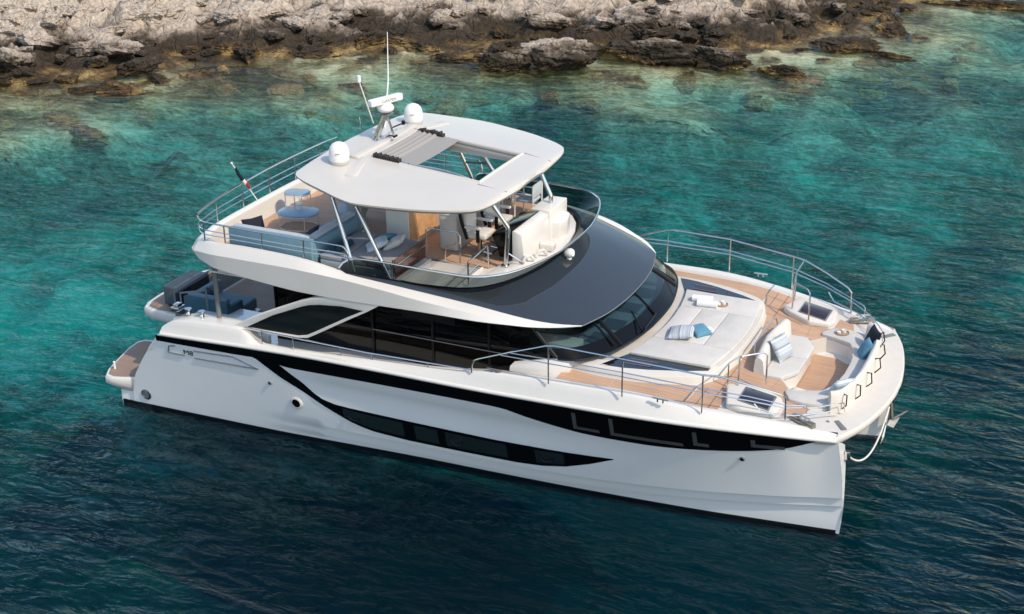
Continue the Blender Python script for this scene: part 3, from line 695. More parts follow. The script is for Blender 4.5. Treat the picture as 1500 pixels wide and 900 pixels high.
# teak panels on the foredeck
def teakstrip(x0, x1, yo, yi, name='teak_panel', n=16, dz=.006):
    for side in (-1, 1):
        part(MB().grid([[(x, side*yo(x), zdeck(x)+dz), (x, side*yi(x), zdeck(x)+dz)] for x in frange(x0, x1, n)]), name, TEAK, deck)
tin = smooth_tab([(13.05, 2.80), (13.4, 2.92), (14.0, 2.98), (14.8, 2.93), (15.6, 2.70), (16.2, 2.42)], 4)
teakstrip(13.2, 14.396, lambda x: side_in(x)-.03, lambda x: interp(x, tin))
teakstrip(14.404, 16.124, lambda x: side_in(x)-.05*0-.03, lambda x: interp(x, tin))
for side in (-1, 1):
    part(MB().prism([(16.13, side*(side_in(16.13)-.03)), (16.82, side*(side_in(16.82)-.08)), (16.80, side*2.5), (16.93, side*2.14), (17.50, side*1.96), (17.58, side*1.10), (17.3, side*1.15), (17.0, side*1.0), (17.0, side*.012), (16.63, side*.012), (16.60, side*.9), (16.46, side*1.85), (16.18, side*2.40)], lambda x, y: zdeck(x)+.003, lambda x, y: zdeck(x)+.008), 'teak_panel', TEAK, deck)
    part(MB().prism([(17.585, side*1.10), (17.6, side*1.06), (17.86, side*1.44), (18.30, side*2.06), (18.52, side*2.10), (18.40, side*2.60), (18.04, side*2.74), (18.02, side*2.1), (17.505, side*1.96)], lambda x, y: zdeck(x)+.004, lambda x, y: zdeck(x)+.010), 'teak_panel', TEAK, deck)
    for x in (16.35, 16.62): part(MB().box(x-.006, x+.006, side*(2.45 if x < 16.5 else 1.0), side*3.3, zdeck(x)+.006, zdeck(x)+.0095), 'teak_seam', TRAY, deck)
    # raised hatch plinth with its tinted lid
    pl = [(16.72, side*2.3), (16.95, side*2.12), (17.45, side*1.95), (17.9, side*2.10), (18.0, side*2.35), (17.92, side*2.95), (17.3, side*3.12), (16.95, side*3.1)]
    hp = part(MB().prism(pl, lambda x, y: zdeck(x)-.02, lambda x, y: 3.045-.17*(x-16.9)), 'hatch_plinth', NONSKID, deck, bevel=.05, seg=3)
    hz = lambda x, y: 3.045-.17*(x-16.9)
    hq = [(17.155, side*2.234), (17.161, side*2.844), (17.784, side*2.837), (17.777, side*2.216)]
    part(MB().prism([(lerp(x, 17.47, -.1), side*lerp(abs(y), 2.53, -.12)) for x, y in hq], lambda x, y: hz(x, y), lambda x, y: hz(x, y)+.018), 'hatch_frame', GREYTRIM, hp)
    part(MB().prism(hq, lambda x, y: hz(x, y)+.018, lambda x, y: hz(x, y)+.034), 'hatch_lid', HATCHG, hp, bevel=.008)
part(MB().prism([(17.66, -.5), (18.35, -.7), (18.62, -1.05), (18.75, -1.0), (18.83, -.3), (18.83, .3), (18.75, 1.0), (18.62, 1.05), (18.35, 1.24), (17.66, 1.3)], 2.402, 2.408), 'teak_panel', TEAK, deck)
# side decks
for side in (-1, 1):
    xs_ = frange(5.5, 11.6, 20)
    part(MB().grid([[(x, side*(side_in(x)-.0), zdeck(x)), (x, side*2.85, zdeck(x))] for x in xs_]), 'side_deck', GEL)
    part(MB().grid([[(x, side*(side_in(x)-.06), zdeck(x)+.006), (x, side*3.12, zdeck(x)+.006)] for x in frange(5.7, 10.9, 18)]), 'teak_panel', TEAK)
    # steps up from the side deck to the foredeck
    part(MB().box(12.2, 12.62, side*3.0, side*3.62, 2.4, 2.72), 'deck_step', GEL, bevel=.02)
    part(MB().tube([(5.2, side*3.78, 2.93), (6.7, side*3.80, 2.92), (8.6, side*3.83, 2.93), (10.4, side*3.84, 2.99), (11.3, side*3.84, 3.02)], .018, 6), 'guard_wire', STEEL)
    for x in (5.7, 6.6, 7.9, 8.75, 10.2):
        part(MB().tube([(x, side*3.81, interp(x, ZC)-.02), (x, side*3.81, 2.935+.02*max(0, x-8.6))], .014, 6), 'guard_stanchion', STEEL)

# ---- cabin trunk under the windscreen and the sunpad
trunk = smooth_tab([(12.0, 2.99), (12.6, 2.93), (13.05, 2.79), (13.5, 2.90), (14.0, 2.95), (14.8, 2.90), (15.6, 2.67), (16.15, 2.38), (16.42, 1.9), (16.56, 1.0), (16.60, 0)], 4)
def loop_of(h, f=1.0, dx=0): return [(x+dx*(x > 13), -y*f) for x, y in h]+[(x+dx*(x > 13), y*f) for x, y in h[::-1][1:]]
ztk = lambda x, e=0: interp(x, [(12, 3.02), (13.05, 3.20), (13.6, 3.17), (16.7, 3.15)])
rows = []
for f, dx, kz in ((1.0, 0, None), (.985, -.03, .03), (.965, -.06, 0)):
    rows.append([(x, y, (zdeck(x)-.02 if kz is None else ztk(x)-kz)) for x, y in loop_of(trunk, f, dx)])
tk = MB().grid(rows)
top = loop_of(trunk, .965, -.06)
tk.sheet(top, [], lambda x, y: ztk(x))
TRUNK = part(tk, 'cabin_trunk', NONSKID, angle=40)
for side in (-1, 1):
    pg = [(13.94, side*2.75), (14.4, side*2.70), (15.0, side*2.55), (15.7, side*2.30), (16.22, side*2.05), (16.22, side*1.93), (14.36, side*1.93)]
    o = part(MB().prism(pg, lambda x, y: ztk(x)-.01, lambda x, y: ztk(x)+.012), 'deck_window', PANELG, TRUNK)
    a, b = (14.42, 2.2), (15.02, 2.16)
    part(MB().tube([(14.38, side*2.46, 3.182), (14.46, side*2.20, 3.182), (15.08, side*2.18, 3.182), (15.0, side*2.42, 3.182)], .011, 6, True), 'opening_frame', mat('rose_frame', (.20, .15, .16), .4), o)
    part(MB().prism([(14.42, side*2.44), (14.48, side*2.22), (15.04, side*2.20), (14.98, side*2.40)], 3.176, 3.182), 'opening_lid', HATCHG, o)
aft = [(14.36, 1.98), (14.47, 1.5), (14.55, .97), (14.60, .3), (14.60, 0)]
fro = [(16.25, 1.96), (16.34, 1.45), (16.41, .97), (16.46, .4), (16.47, 0)]
g_ = .006
def pad_piece(poly, name='sun_cushion'): part(MB().prism(poly, 3.15, 3.237), name, CUSH, TRUNK, bevel=.022, seg=3)
for s in (-1, 1):
    pad_piece([(x, s*max(y, .97+g_)) for x, y in aft[:3]]+[(x, s*max(y, .97+g_)) for x, y in fro[:3][::-1]])
xa = lambda y: interp(-y, [(-a[1], a[0]) for a in aft]); xf = lambda y: interp(-y, [(-a[1], a[0]) for a in fro])
ys_ = frange(-.97+g_, .97-g_, 10)
pad_piece([(xa(abs(y)), y) for y in ys_]+[(15.1-g_, y) for y in (ys_[-1], ys_[0])])
pad_piece([(15.1+g_, ys_[0]), (15.1+g_, ys_[-1]), (15.75-g_, ys_[-1]), (15.75-g_, ys_[0])])
pad_piece([(15.75+g_, ys_[0])]+[(xf(abs(y)), y) for y in ys_]+[(15.75+g_, ys_[-1])])

# ---- salon glass and windscreen
for side in (-1, 1):
    rows = []
    for x, z, yo in ((12.0, 3.0, 3.30), (12.4, 3.13, 3.29), (12.8, 3.26, 3.25), (13.1, 3.36, 3.20), (13.35, 3.34, 3.10)):
        rows.append([(x, side*yo, zdeck(x)-.1), (x, side*yo, z-.05), (x, side*(yo-.05), z), (x, side*2.7, z), (x, side*2.7, zdeck(x)-.1)])
    part(MB().grid(rows, True, True), 'pillar_coaming', GEL, TRUNK, angle=50)
base = smooth_tab([(13.10, 3.17), (13.4, 3.06), (13.7, 2.80), (14.0, 2.27), (14.22, 1.5), (14.35, .75), (14.38, 0)], 4)
topc = smooth_tab([(12.35, 2.98), (12.55, 2.82), (12.75, 2.45), (12.95, 1.9), (13.08, 1.25), (13.16, .6), (13.18, 0)], 4)
base = loop_of(base); topc = loop_of(topc)
zb_ = lambda x: interp(x, [(13.1, 3.36), (14.4, 3.30)]); zt_ = lambda x: 4.0
def wrow(k, off=0): return [(lerp(b[0], t[0], k), lerp(b[1], t[1], k), lerp(zb_(b[0]), 3.99, k)+off+.05*math.sin(math.pi*k)) for b, t in zip(base, topc)]
CAB = part(MB().grid([wrow(k) for k in (0, .2, .4, .6, .8, 1)]), 'windscreen', CLEAR, angle=60)
band = MB().grid([wrow(k, .004) for k in (-.02, .08, .16, .24)])
part(band, 'windscreen_border', BLACK, CAB, angle=60)
part(MB().tube([(x+.02, y*1.005, zb_(x)-.02) for x, y in base], .025, 6), 'windscreen_seal', BLACKM, CAB)
n_ = len(base)
for a, b in ((0, 0), (n_-1, n_-1)):
    pass
for fr in (.30, .70):       # the two mullions
    i = int(n_*fr); k0 = [wrow(k, .008)[i] for k in frange(0, 1, 6)]
    part(MB().tube(k0, .05, 6), 'mullion', BLACKM, CAB)
for side in (-1, 1):
    zlow = lambda x: interp(x, [(5.6, 2.33), (11.2, 2.42), (11.9, 2.55), (12.0, 2.9), (13.1, 3.36)])
    xs_ = frange(5.6, 12.35, 14)
    bot = [(x, side*interp(x, [(5.6, 2.95), (11, 3.0), (12.35, 3.06)]), zlow(x)) for x in xs_]+[(12.7, side*3.13, 3.2), (13.10, side*3.17, 3.36)]
    tp = [(x, side*interp(x, [(5.6, 2.9), (11, 2.95), (12.35, 2.98)]), 4.08) for x in xs_]+[(12.35, side*2.98, 4.0), (12.35, side*2.98, 3.99)]
    mid = [tuple(lerp(a, b, .5) for a, b in zip(p, q)) for p, q in zip(bot, tp)]
    sg = part(MB().grid([bot, mid, tp]), 'salon_window', SALON, angle=70)
    part(MB().tube([(13.10, side*3.18, 3.36), (12.35, side*2.99, 4.0)], .045, 8), 'windscreen_pillar', BLACKM, sg)
    part(MB().tube([(x, side*(3.0), 3.12+.0*x) for x in frange(8.3, 12.6, 4)], .012, 6), 'window_joint', GREYTRIM, sg)
    for x in (8.3, 9.9, 11.35):
        part(MB().box(x-.03, x+.03, side*2.985-.02, side*2.985+.02, 2.38, 4.06), 'window_mullion', BLACKM, sg)
# what shows through the glass: floor, dash, seats, bulkhead
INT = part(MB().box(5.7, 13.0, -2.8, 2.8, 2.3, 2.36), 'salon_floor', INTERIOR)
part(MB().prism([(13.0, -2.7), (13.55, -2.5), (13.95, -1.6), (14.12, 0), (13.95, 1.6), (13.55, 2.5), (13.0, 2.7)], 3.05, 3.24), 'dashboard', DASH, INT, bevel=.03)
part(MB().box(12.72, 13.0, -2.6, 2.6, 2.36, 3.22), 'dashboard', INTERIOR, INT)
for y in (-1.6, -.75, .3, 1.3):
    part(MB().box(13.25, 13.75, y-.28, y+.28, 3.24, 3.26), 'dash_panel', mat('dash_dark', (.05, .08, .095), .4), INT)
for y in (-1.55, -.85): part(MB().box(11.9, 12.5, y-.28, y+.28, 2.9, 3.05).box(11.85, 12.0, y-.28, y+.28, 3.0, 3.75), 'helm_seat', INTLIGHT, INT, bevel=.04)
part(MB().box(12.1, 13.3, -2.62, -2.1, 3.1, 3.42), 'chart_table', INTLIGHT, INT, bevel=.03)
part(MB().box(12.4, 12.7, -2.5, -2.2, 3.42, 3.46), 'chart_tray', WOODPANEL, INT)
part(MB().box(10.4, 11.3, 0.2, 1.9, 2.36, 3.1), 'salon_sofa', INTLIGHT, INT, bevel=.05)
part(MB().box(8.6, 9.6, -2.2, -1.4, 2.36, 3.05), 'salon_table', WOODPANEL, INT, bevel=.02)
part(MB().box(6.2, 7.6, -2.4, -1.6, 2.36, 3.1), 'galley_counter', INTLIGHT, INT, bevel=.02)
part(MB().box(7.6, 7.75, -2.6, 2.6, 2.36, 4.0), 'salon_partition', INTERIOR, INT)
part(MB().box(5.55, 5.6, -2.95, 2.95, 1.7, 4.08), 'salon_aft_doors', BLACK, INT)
# wipers
for (b0, e0) in (((14.30, -.12, 3.40), (13.30, .22, 3.93)), ((14.03, -2.1, 3.40), (13.05, -1.75, 3.93)), ((14.05, 2.0, 3.40), (13.1, 1.75, 3.93))):
    part(MB().tube([b0, tuple(lerp(a, b, .5)+.03*(i == 2) for i, (a, b) in enumerate(zip(b0, e0))), e0], .026, 6), 'wiper', BLACKM, CAB)
part(MB().tube([(14.32, -.15, 3.42), (14.36, -1.0, 3.40), (14.40, -1.1, 3.39), (14.3, -1.12, 3.42), (13.9, -.65, 3.62)], .02, 6), 'wiper', BLACKM, CAB)

# ---- cockpit
CK = part(MB().prism([(2.9, -3.25), (5.6, -3.3), (5.6, 3.3), (2.9, 3.25), (2.9, 1.5), (1.6, 1.5), (1.6, -1.5), (2.9, -1.5)], 1.58, 1.70), 'cockpit_floor', GEL)
part(MB().prism([(2.85, -3.1), (5.5, -3.1), (5.5, 3.1), (2.85, 3.1), (2.85, 1.45), (1.62, 1.45), (1.62, -1.45), (2.85, -1.45)], 1.704, 1.71), 'teak_panel', TEAKD, CK)
pf = [(1.58, -1.62), (.55, -1.62), (.25, -1.52), (.10, -1.2), (.05, -.7), (.05, .7), (.10, 1.2), (.25, 1.52), (.55, 1.62), (1.58, 1.62)]
rows = [[(lerp(x, 1.2, f), lerp(y, 0, f*.6), z) for x, y in pf] for f, z in ((.12, 1.36), (.02, 1.45), (0, 1.55), (.0, 1.65), (.02, 1.70))]
PF = part(MB().grid(rows, True, True), 'stern_terrace', GEL)
part(MB().prism([(lerp(x, 1.2, .1), y*.93) for x, y in pf], 1.704, 1.711), 'teak_panel', TEAKD, PF)
for side in (-1, 1):
    part(MB().box(2.75, 5.55, side*3.22, side*3.38, 1.5, 2.56), 'cockpit_side', GEL)
    part(MB().tube([(4.2, side*3.40, 2.7), (4.2, side*3.42, 4.25)], .065, 10), 'roof_post', GREYTRIM)
# rear rail with a glass panel and a folded cover
part(MB().tube([(1.6, -1.85, 1.7), (1.6, -1.85, 2.48), (1.56, 0, 2.5), (1.56, 1.6, 2.5), (1.56, 1.6, 1.7)], .03, 8), 'cockpit_rail', GREYTRIM, CK)
part(MB().box(1.575, 1.59, -1.8, 1.6, 1.75, 2.42), 'rail_glass', RAILGLASS, CK)
part(MB().tube([(2.55, -2.75, 2.55), (2.5, -2.7, 2.95), (3.0, -2.3, 2.95), (3.0, -2.3, 2.4)], .03, 8), 'gate_rail', GREYTRIM, CK)
part(MB().box(2.75, 3.0, -3.45, -3.15, 2.80, 2.90).box(2.8, 2.95, -3.4, -3.2, 2.78, 2.97), 'warping_winch', STEEL, CK, bevel=.02)
for x in (3.35, 3.75): part(MB().lathe([(0, 0), (.07, 0), (.04, .06), (.04, .10), (.09, .13), (.09, .15), (0, .15)], (x, -3.5, 2.84), 14), 'bollard', STEEL, CK)
# sail-shaped side wings with their windows
outer = [(4.80, 2.86), (5.52, 3.27), (6.81, 3.87), (7.16, 4.0), (7.48, 4.07), (8.3, 4.12), (9.0, 4.14), (8.62, 3.90), (8.09, 3.60), (7.22, 3.09), (6.95, 2.94), (6.64, 2.885), (5.57, 2.85)]
inner = [(5.18, 2.89), (6.01, 3.36), (6.85, 3.73), (7.05, 3.80), (7.33, 3.855), (7.93, 3.92), (8.52, 3.90), (8.46, 3.87), (8.02, 3.63), (7.16, 3.13), (6.90, 2.985), (6.64, 2.92), (5.6, 2.89)]
for side in (-1, 1):
    y0, y1 = side*3.60, side*3.72
    rows = [[(x, y0, z) for x, z in inner], [(x, y1-side*.01, z) for x, z in inner], [(lerp(a[0], b[0], .12), y1, lerp(a[1], b[1], .12)) for a, b in zip(inner, outer)],
            [(lerp(a[0], b[0], .9), y1, lerp(a[1], b[1], .9)) for a, b in zip(inner, outer)], [(x, y1-side*.02, z) for x, z in outer], [(x, y0, z) for x, z in outer], [(x, y0, z) for x, z in inner]]
    wg = part(MB().grid(rows, True), 'side_wing', GEL, angle=40)
    part(MB().vprism(inner, side*3.63, side*3.645), 'wing_window', WINGG, wg)

# ---- flybridge: moulded belt, deck, visor
SB = [  # X, bottom (y, z), crease (y, z), top outer (y, z)
    (4.40, 3.72, 4.30, 3.74, 4.66, 3.62, 4.90), (5.2, 3.74, 4.21, 3.76, 4.67, 3.62, 4.93), (6.5, 3.74, 4.10, 3.76, 4.67, 3.62, 4.90), (7.2, 3.74, 4.08, 3.76, 4.65, 3.60, 4.83),
    (8.0, 3.74, 4.08, 3.75, 4.61, 3.54, 4.68), (9.0, 3.73, 4.10, 3.73, 4.52, 3.46, 4.57), (10.0, 3.71, 4.12, 3.69, 4.40, 3.37, 4.46), (11.0, 3.67, 4.11, 3.60, 4.29, 3.25, 4.33), (11.5, 3.58, 4.08, 3.52, 4.22, 3.18, 4.25),
    (12.0, 3.43, 4.045, 3.38, 4.14, 3.11, 4.165), (12.5, 3.21, 3.985, 3.16, 4.04, 2.96, 4.06), (13.0, 2.87, 3.925, 2.83, 3.955, 2.72, 3.965), (13.38, 2.45, 3.855, 2.44, 3.875, 2.41, 3.88)]
SB = smooth_tab(SB, 3)
secs = []
def decky(X, yt): return min(yt-.12, 3.36)
for X, yb, zb, yc, zc, yt, zt in SB[::-1]:
    secs.append([(X, -(yb-.25), max(zb-.02, 3.8)), (X, -yb+.03, zb), (X, -yb, zb+.025), (X, -yc, zc), (X, -lerp(yc, yt, .75), lerp(zc, zt, .8)), (X, -yt, zt), (X, -(yt-.08), zt+.005), (X, -(yt-.13), zt-.05 if X < 8 else zt-.02), (X, -(yt-.14), min(4.42, zt-.06))])
cor = [[(4.3, -3.2, 4.3), (3.98, -3.60, 4.42), (3.94, -3.63, 4.45), (3.80, -3.62, 4.64), (3.97, -3.52, 4.85), (4.08, -3.44, 4.92), (4.15, -3.38, 4.93), (4.20, -3.33, 4.88), (4.22, -3.32, 4.42)],
       [(4.2, -2.9, 4.3), (3.62, -3.36, 4.47), (3.58, -3.38, 4.5), (3.56, -3.38, 4.58), (3.68, -3.27, 4.82), (3.80, -3.20, 4.92), (3.88, -3.16, 4.93), (3.94, -3.12, 4.88), (3.96, -3.12, 4.42)]]
aftc = []
for y in frange(-2.6, 2.6, 10):
    e = -.08*(1-(y/3)**2)
    aftc.append([(4.2, y, 4.3), (3.50+e, y, 4.47), (3.46+e, y, 4.5), (3.45+e, y, 4.58), (3.56+e, y, 4.80), (3.68+e, y, 4.92), (3.78+e, y, 4.94), (3.86+e, y, 4.89), (3.90+e, y, 4.44)])
flip = lambda S: [[(x, -y, z) for x, y, z in s] for s in S[::-1]]
BELT = part(MB().grid(secs+cor+aftc+flip(cor)+flip(secs)), 'flybridge_belt', GEL, angle=28)
# inner foot of the leaning wind deflector
dbase = smooth_tab([(7.9, 3.50, 4.70), (8.6, 3.40, 4.63), (9.6, 3.25, 4.56), (10.4, 3.05, 4.52), (10.8, 2.86, 4.51), (11.1, 2.60, 4.51), (11.4, 2.15, 4.52), (11.62, 1.55, 4.53), (11.76, .8, 4.54), (11.8, 0, 4.545)], 4)
DB_ = [(p[0], p[1]) for p in dbase]
# underside / cabin roof slab
fl = [(x, -min(yt-.10, interp(x, DB_)-.06 if x > 7.9 else 9)) for x, yb, zb, yc, zc, yt, zt in SB if x < 10.9]
fl = [(4.0, -3.15), (4.2, -3.35)]+fl
fl = fl+[(11.1, -2.5), (11.35, -2.1), (11.56, -1.5), (11.7, -.8), (11.74, 0)]
fl[0] = (3.84, -3.1)
FLOOP = fl+[(x, -y) for x, y in fl[::-1][1:]]
well = [(9.15, -2.95), (10.45, -2.95), (10.45, -1.55), (9.15, -1.55)]
FD = part(MB().sheet(FLOOP, [well], lambda x, y: 4.44, .30), 'flybridge_deck', GEL)
part(MB().prism([(4.1, -3.5), (10.8, -3.45), (11.6, -3.2), (12.1, -2.6), (12.4, 0), (12.1, 2.6), (11.6, 3.2), (10.8, 3.45), (4.1, 3.5)], 4.085, 4.12), 'roof_underside', GEL)
# teak of the flybridge
tl = [(3.86, -3.0), (4.3, -3.26), (8.9, -3.26), (8.9, -1.45), (10.6, -1.45), (10.75, -1.2), (10.9, 0), (10.9, 1.9), (10.85, 2.6), (10.4, 2.9), (9.6, 3.1), (8.6, 3.26), (4.3, 3.26), (3.86, 3.0)]
part(MB().sheet(tl, [], lambda x, y: 4.447), 'teak_panel', TEAK, FD)
# companionway well
wm = MB()
for (x0, y0), (x1, y1) in zip(well, well[1:]+well[:1]): wm.add([(lerp(a_, 9.8, .012), lerp(b_, -2.25, .012), z_) for a_, b_, z_ in ((x0, y0, 4.46), (x1, y1, 4.46), (x1, y1, 3.64), (x0, y0, 3.64))], [(0, 1, 2, 3)])
cs_ = MB()
for (x0, y0), (x1, y1) in zip([(9.12, -2.98), (10.48, -2.98), (10.48, -1.52), (9.12, -1.52)], [(10.48, -2.98), (10.48, -1.52), (9.12, -1.52), (9.12, -2.98)]): cs_.add([(x0, y0, 4.13), (x1, y1, 4.13), (x1, y1, 3.58), (x0, y0, 3.58)], [(0, 1, 2, 3)])
part(cs_, 'stair_casing', BLACKM, FD)
part(wm, 'stair_well', GEL, FD)
part(MB().box(9.16, 10.44, -2.94, -1.56, 3.60, 3.63), 'stair_dark_floor', BLACKM, FD)  # black sheet standing in for the dark depth of the stairs
part(MB().box(9.16, 9.62, -2.94, -1.56, 3.65, 4.24).box(9.62, 9.95, -2.94, -1.56, 3.65, 4.0), 'stair_step', GEL, FD, bevel=.01)
part(MB().tube([(9.12, -1.52, 4.47), (10.48, -1.52, 4.47), (10.48, -2.98, 4.47), (9.12, -2.98, 4.47)], .03, 8, True), 'well_coaming', GEL, FD)
# raised forward dash shelf
dsh = [(10.72, -2.84), (11.06, -2.55), (11.35, -2.1), (11.57, -1.5), (11.71, -.8), (11.75, 0), (11.71, .8), (11.57, 1.5), (11.35, 2.1), (11.06, 2.55), (10.72, 2.84), (10.78, 2.2), (11.15, 1.6), (11.2, 0), (11.1, -.6), (10.8, -1.25)]
part(MB().prism(dsh, 4.44, 4.515), 'dash_shelf', GEL, FD, bevel=.03)
# visor: glossy dark roof between the wind deflector and its front edge
vis_o = [(X, yt, zt) for X, yb, zb, yc, zc, yt, zt in SB if X >= 7.9]+smooth_tab([(13.38, 2.41, 3.88), (13.60, 1.6, 3.86), (13.70, .8, 3.845), (13.73, 0, 3.84)], 4)[1:]
def resample(P, n):
    P = [Vector(p) for p in P]; L = [0]
    for a, b in zip(P, P[1:]): L.append(L[-1]+(b-a).length)
    out = []
    for i in range(n):
        t = L[-1]*i/(n-1); k = 0
        while k < len(L)-2 and L[k+1] < t: k += 1
        u = 0 if L[k+1] == L[k] else (t-L[k])/(L[k+1]-L[k])
        out.append(P[k].lerp(P[k+1], max(0, min(1, u))))
    return out
corner = next(i for i, p in enumerate(vis_o) if abs(p[0]-13.38) < 1e-6)
kb = next(i for i, p in enumerate(dbase) if p[0] >= 11.09)
VO = resample(vis_o[:corner+1], 26)+resample(vis_o[corner:], 16)[1:]
VI = resample(dbase[:kb+1], 26)+resample(dbase[kb:], 16)[1:]
rows = []
for k in frange(0, 1, 8):
    rows.append([(a.x*(1-k)+b.x*k, a.y*(1-k)+b.y*k, a.z*(1-k)+b.z*k+.075*math.sin(math.pi*k)*min(1, (a-b).length*1.2)) for a, b in zip(VO, VI)])
rows = [r+[(x, -y, z) for x, y, z in r[::-1][1:]] for r in rows]
VIS = part(MB().grid(rows), 'visor', VISOR, angle=60)
lip = [Vector(p) for p in VO[25:]]
lip = [(p.x+.0, p.y, p.z) for p in lip]
lip = lip+[(x, -y, z) for x, y, z in lip[::-1][1:]]
part(MB().tube([(x, y, z-.012) for x, y, z in lip], .013, 8), 'visor_edge', GREYTRIM, VIS)
part(MB().grid([[(x, y, z-.03) for x, y, z in lip], [(x-.5, y*.9, 4.02) for x, y, z in lip]]), 'visor_underside', BLACKM, VIS)
# wind deflector
dtop = smooth_tab([(7.80, 3.50, 4.78), (7.95, 3.44, 4.95), (8.3, 3.36, 5.02), (9.5, 3.33, 5.02), (10.5, 3.29, 5.00), (11.0, 3.24, 4.99), (11.45, 3.03, 4.99), (11.8, 2.56, 4.98), (12.08, 1.75, 4.97), (12.25, .85, 4.96), (12.28, 0, 4.96)], 4)
kt = next(i for i, p in enumerate(dtop) if p[0] >= 11.44)
DT = resample(dtop[:kt+1], 26)+resample(dtop[kt:], 16)[1:]
full = lambda L: [tuple(p) for p in L]+[(p.x, -p.y, p.z) for p in L[::-1][1:]]
DM = [a.lerp(b, .12) for a, b in zip(VI, DT)]
DEF = part(MB().grid([full(DM), full(DT)]), 'wind_deflector', SMOKED, angle=70)
part(MB().grid([full(VI), full(DM)]), 'deflector_base', BLACKM, DEF, angle=70)
part(MB().tube(full(DT), .024, 8), 'deflector_rail', STEEL, DEF)
for y, x in ((1.7, 12.3), (-1.7, 12.3), (-.9, 12.4), (.9, 12.4)):
    pass
part(MB().lathe([(0, 0), (.07, 0), (.06, .05), (.045, .07), (.045, .10)], (12.10, -.14, 4.455), 14).lathe([(0, -.11), (.085, -.10), (.115, -.05), (.115, .05), (.085, .10), (0, .11)], (12.11, -.14, 4.60), 18, Matrix.Rotation(R(80), 4, 'Y')), 'search_light', WHITEPLASTIC, VIS)

# ---- flybridge rails
def rail(pts_top, posts, base_z, name='flybridge_rail', lev=(.55, .3), r=.022, m=STEEL):
    o = part(MB().tube(pts_top, r, 8), name, m)
    for k in lev: part(MB().tube([(x, y, base_z(x, y)+(z-base_z(x, y))*k) for x, y, z in pts_top], r*.6, 6), 'rail_bar', m, o)
    for x, y, z in posts: part(MB().tube([(x, y, base_z(x, y)-.03), (x, y, z)], r*.8, 6), 'rail_post', m, o)
    return o
bz = lambda x, y: 4.93
for side in (-1, 1):
    pts = smooth_tab([(3.70, side*3.20, 5.36), (4.1, side*3.52, 5.38), (5.0, side*3.54, 5.36), (6.8, side*3.54, 5.34), (7.75, side*3.50, 5.33), (7.98, side*3.48, 5.28), (8.05, side*3.47, 5.05)], 3)
    rail(pts, [(4.1, side*3.52, 5.38), (4.7, side*3.54, 5.37), (5.75, side*3.54, 5.36), (6.9, side*3.54, 5.35), (8.05, side*3.47, 5.05)], bz)
pts = smooth_tab([(3.70, -3.20, 5.40), (3.62, -2.2, 5.50), (3.58, 0, 5.57), (3.62, 2.2, 5.57), (3.70, 3.2, 5.55)], 4)
rail(pts, [(3.63, -2.35, 5.5), (3.6, -1.2, 5.54), (3.59, 0, 5.57), (3.6, 1.2, 5.57), (3.63, 2.4, 5.56)], bz)

# ---- hardtop
HW = smooth_tab([(6.28, 2.60), (6.36, 2.84), (6.6, 3.02), (7.0, 3.17), (7.44, 3.31), (7.8, 3.43), (8.2, 3.50), (8.6, 3.44), (9.0, 3.35), (9.4, 3.25), (9.8, 3.12), (10.25, 2.92), (10.6, 2.72), (10.84, 2.48), (10.97, 2.05), (11.05, 1.2), (11.08, .7)], 3)
HX = [r[0] for r in HW if not (7.3 < r[0] < 7.44 or 10.2 < r[0] < 10.25)]
HX = sorted(set(round(x, 4) for x in HX) | {7.44, 10.25})
zE = lambda x: interp(x, [(6.0, 6.66), (6.6, 6.58), (7.0, 6.53), (7.4, 6.48), (7.8, 6.43), (8.2, 6.38), (9, 6.34), (10.2, 6.29), (11.1, 6.25)])
zCn = lambda x: interp(x, [(6.0, 6.78), (7.44, 6.71), (10.25, 6.46), (10.9, 6.38), (11.1, 6.34)])
OPN = 1.14
def hz_top(x, y):
    w_ = interp(x, HW); t = min(1, abs(y)/w_)
    return zE(x)+.03+(zCn(x)-zE(x)-.03)*(1-t**2.4)
def hrow(x):
    w_ = interp(x, HW); iw = min(OPN, w_*.5)
    ys = [iw*k/4 for k in range(5)]+[lerp(iw, w_, k) for k in (.25, .5, .7, .85, .95, 1)]
    return ys
top_, bot_ = MB(), MB()
ny = 21
T = [[(x, y, hz_top(x, y)) for y in [-q for q in hrow(x)[::-1]]+hrow(x)[1:]] for x in HX]
Bm = [[(lerp(x, 8.5, .012), y*.975, (zE(x)-.075)+.02*(1-(y/interp(x, HW))**2)) for (x_, y, z) in row] for x, row in zip(HX, T)]
for mb, G in ((top_, T), (bot_, Bm)):
    base_i = len(mb.v); mb.v += [p for r in G for p in r]; m_ = len(G[0])
    for i in range(len(G)-1):
        xm = (HX[i]+HX[i+1])/2
        for j in range(m_-1):
            if 7.44 < xm < 10.25 and 6 <= j < 14: continue
            a = base_i+i*m_+j
            mb.f.append((a, a+1, a+1+m_, a+m_))
# joined rim all round and around the opening
rim = [T[i][0] for i in range(len(HX))]+[T[-1][j] for j in range(1, len(T[0]))]+[T[i][-1] for i in range(len(HX)-2, -1, -1)]+[T[0][j] for j in range(len(T[0])-2, 0, -1)]
rimb = [Bm[i][0] for i in range(len(HX))]+[Bm[-1][j] for j in range(1, len(T[0]))]+[Bm[i][-1] for i in range(len(HX)-2, -1, -1)]+[Bm[0][j] for j in range(len(T[0])-2, 0, -1)]
cen = Vector((8.6, 0, 0))
mids = [tuple(Vector(a)*.6+Vector(b)*.4+(Vector((a[0], a[1], 0))-cen).normalized()*.025) for a, b in zip(rim, rimb)]
top_.grid([rim, mids], True)
HT = part(top_, 'hardtop', HTOP, angle=50)
bot_.grid([mids, rimb], True)
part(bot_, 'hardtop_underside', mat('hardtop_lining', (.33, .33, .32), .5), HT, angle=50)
om = MB()
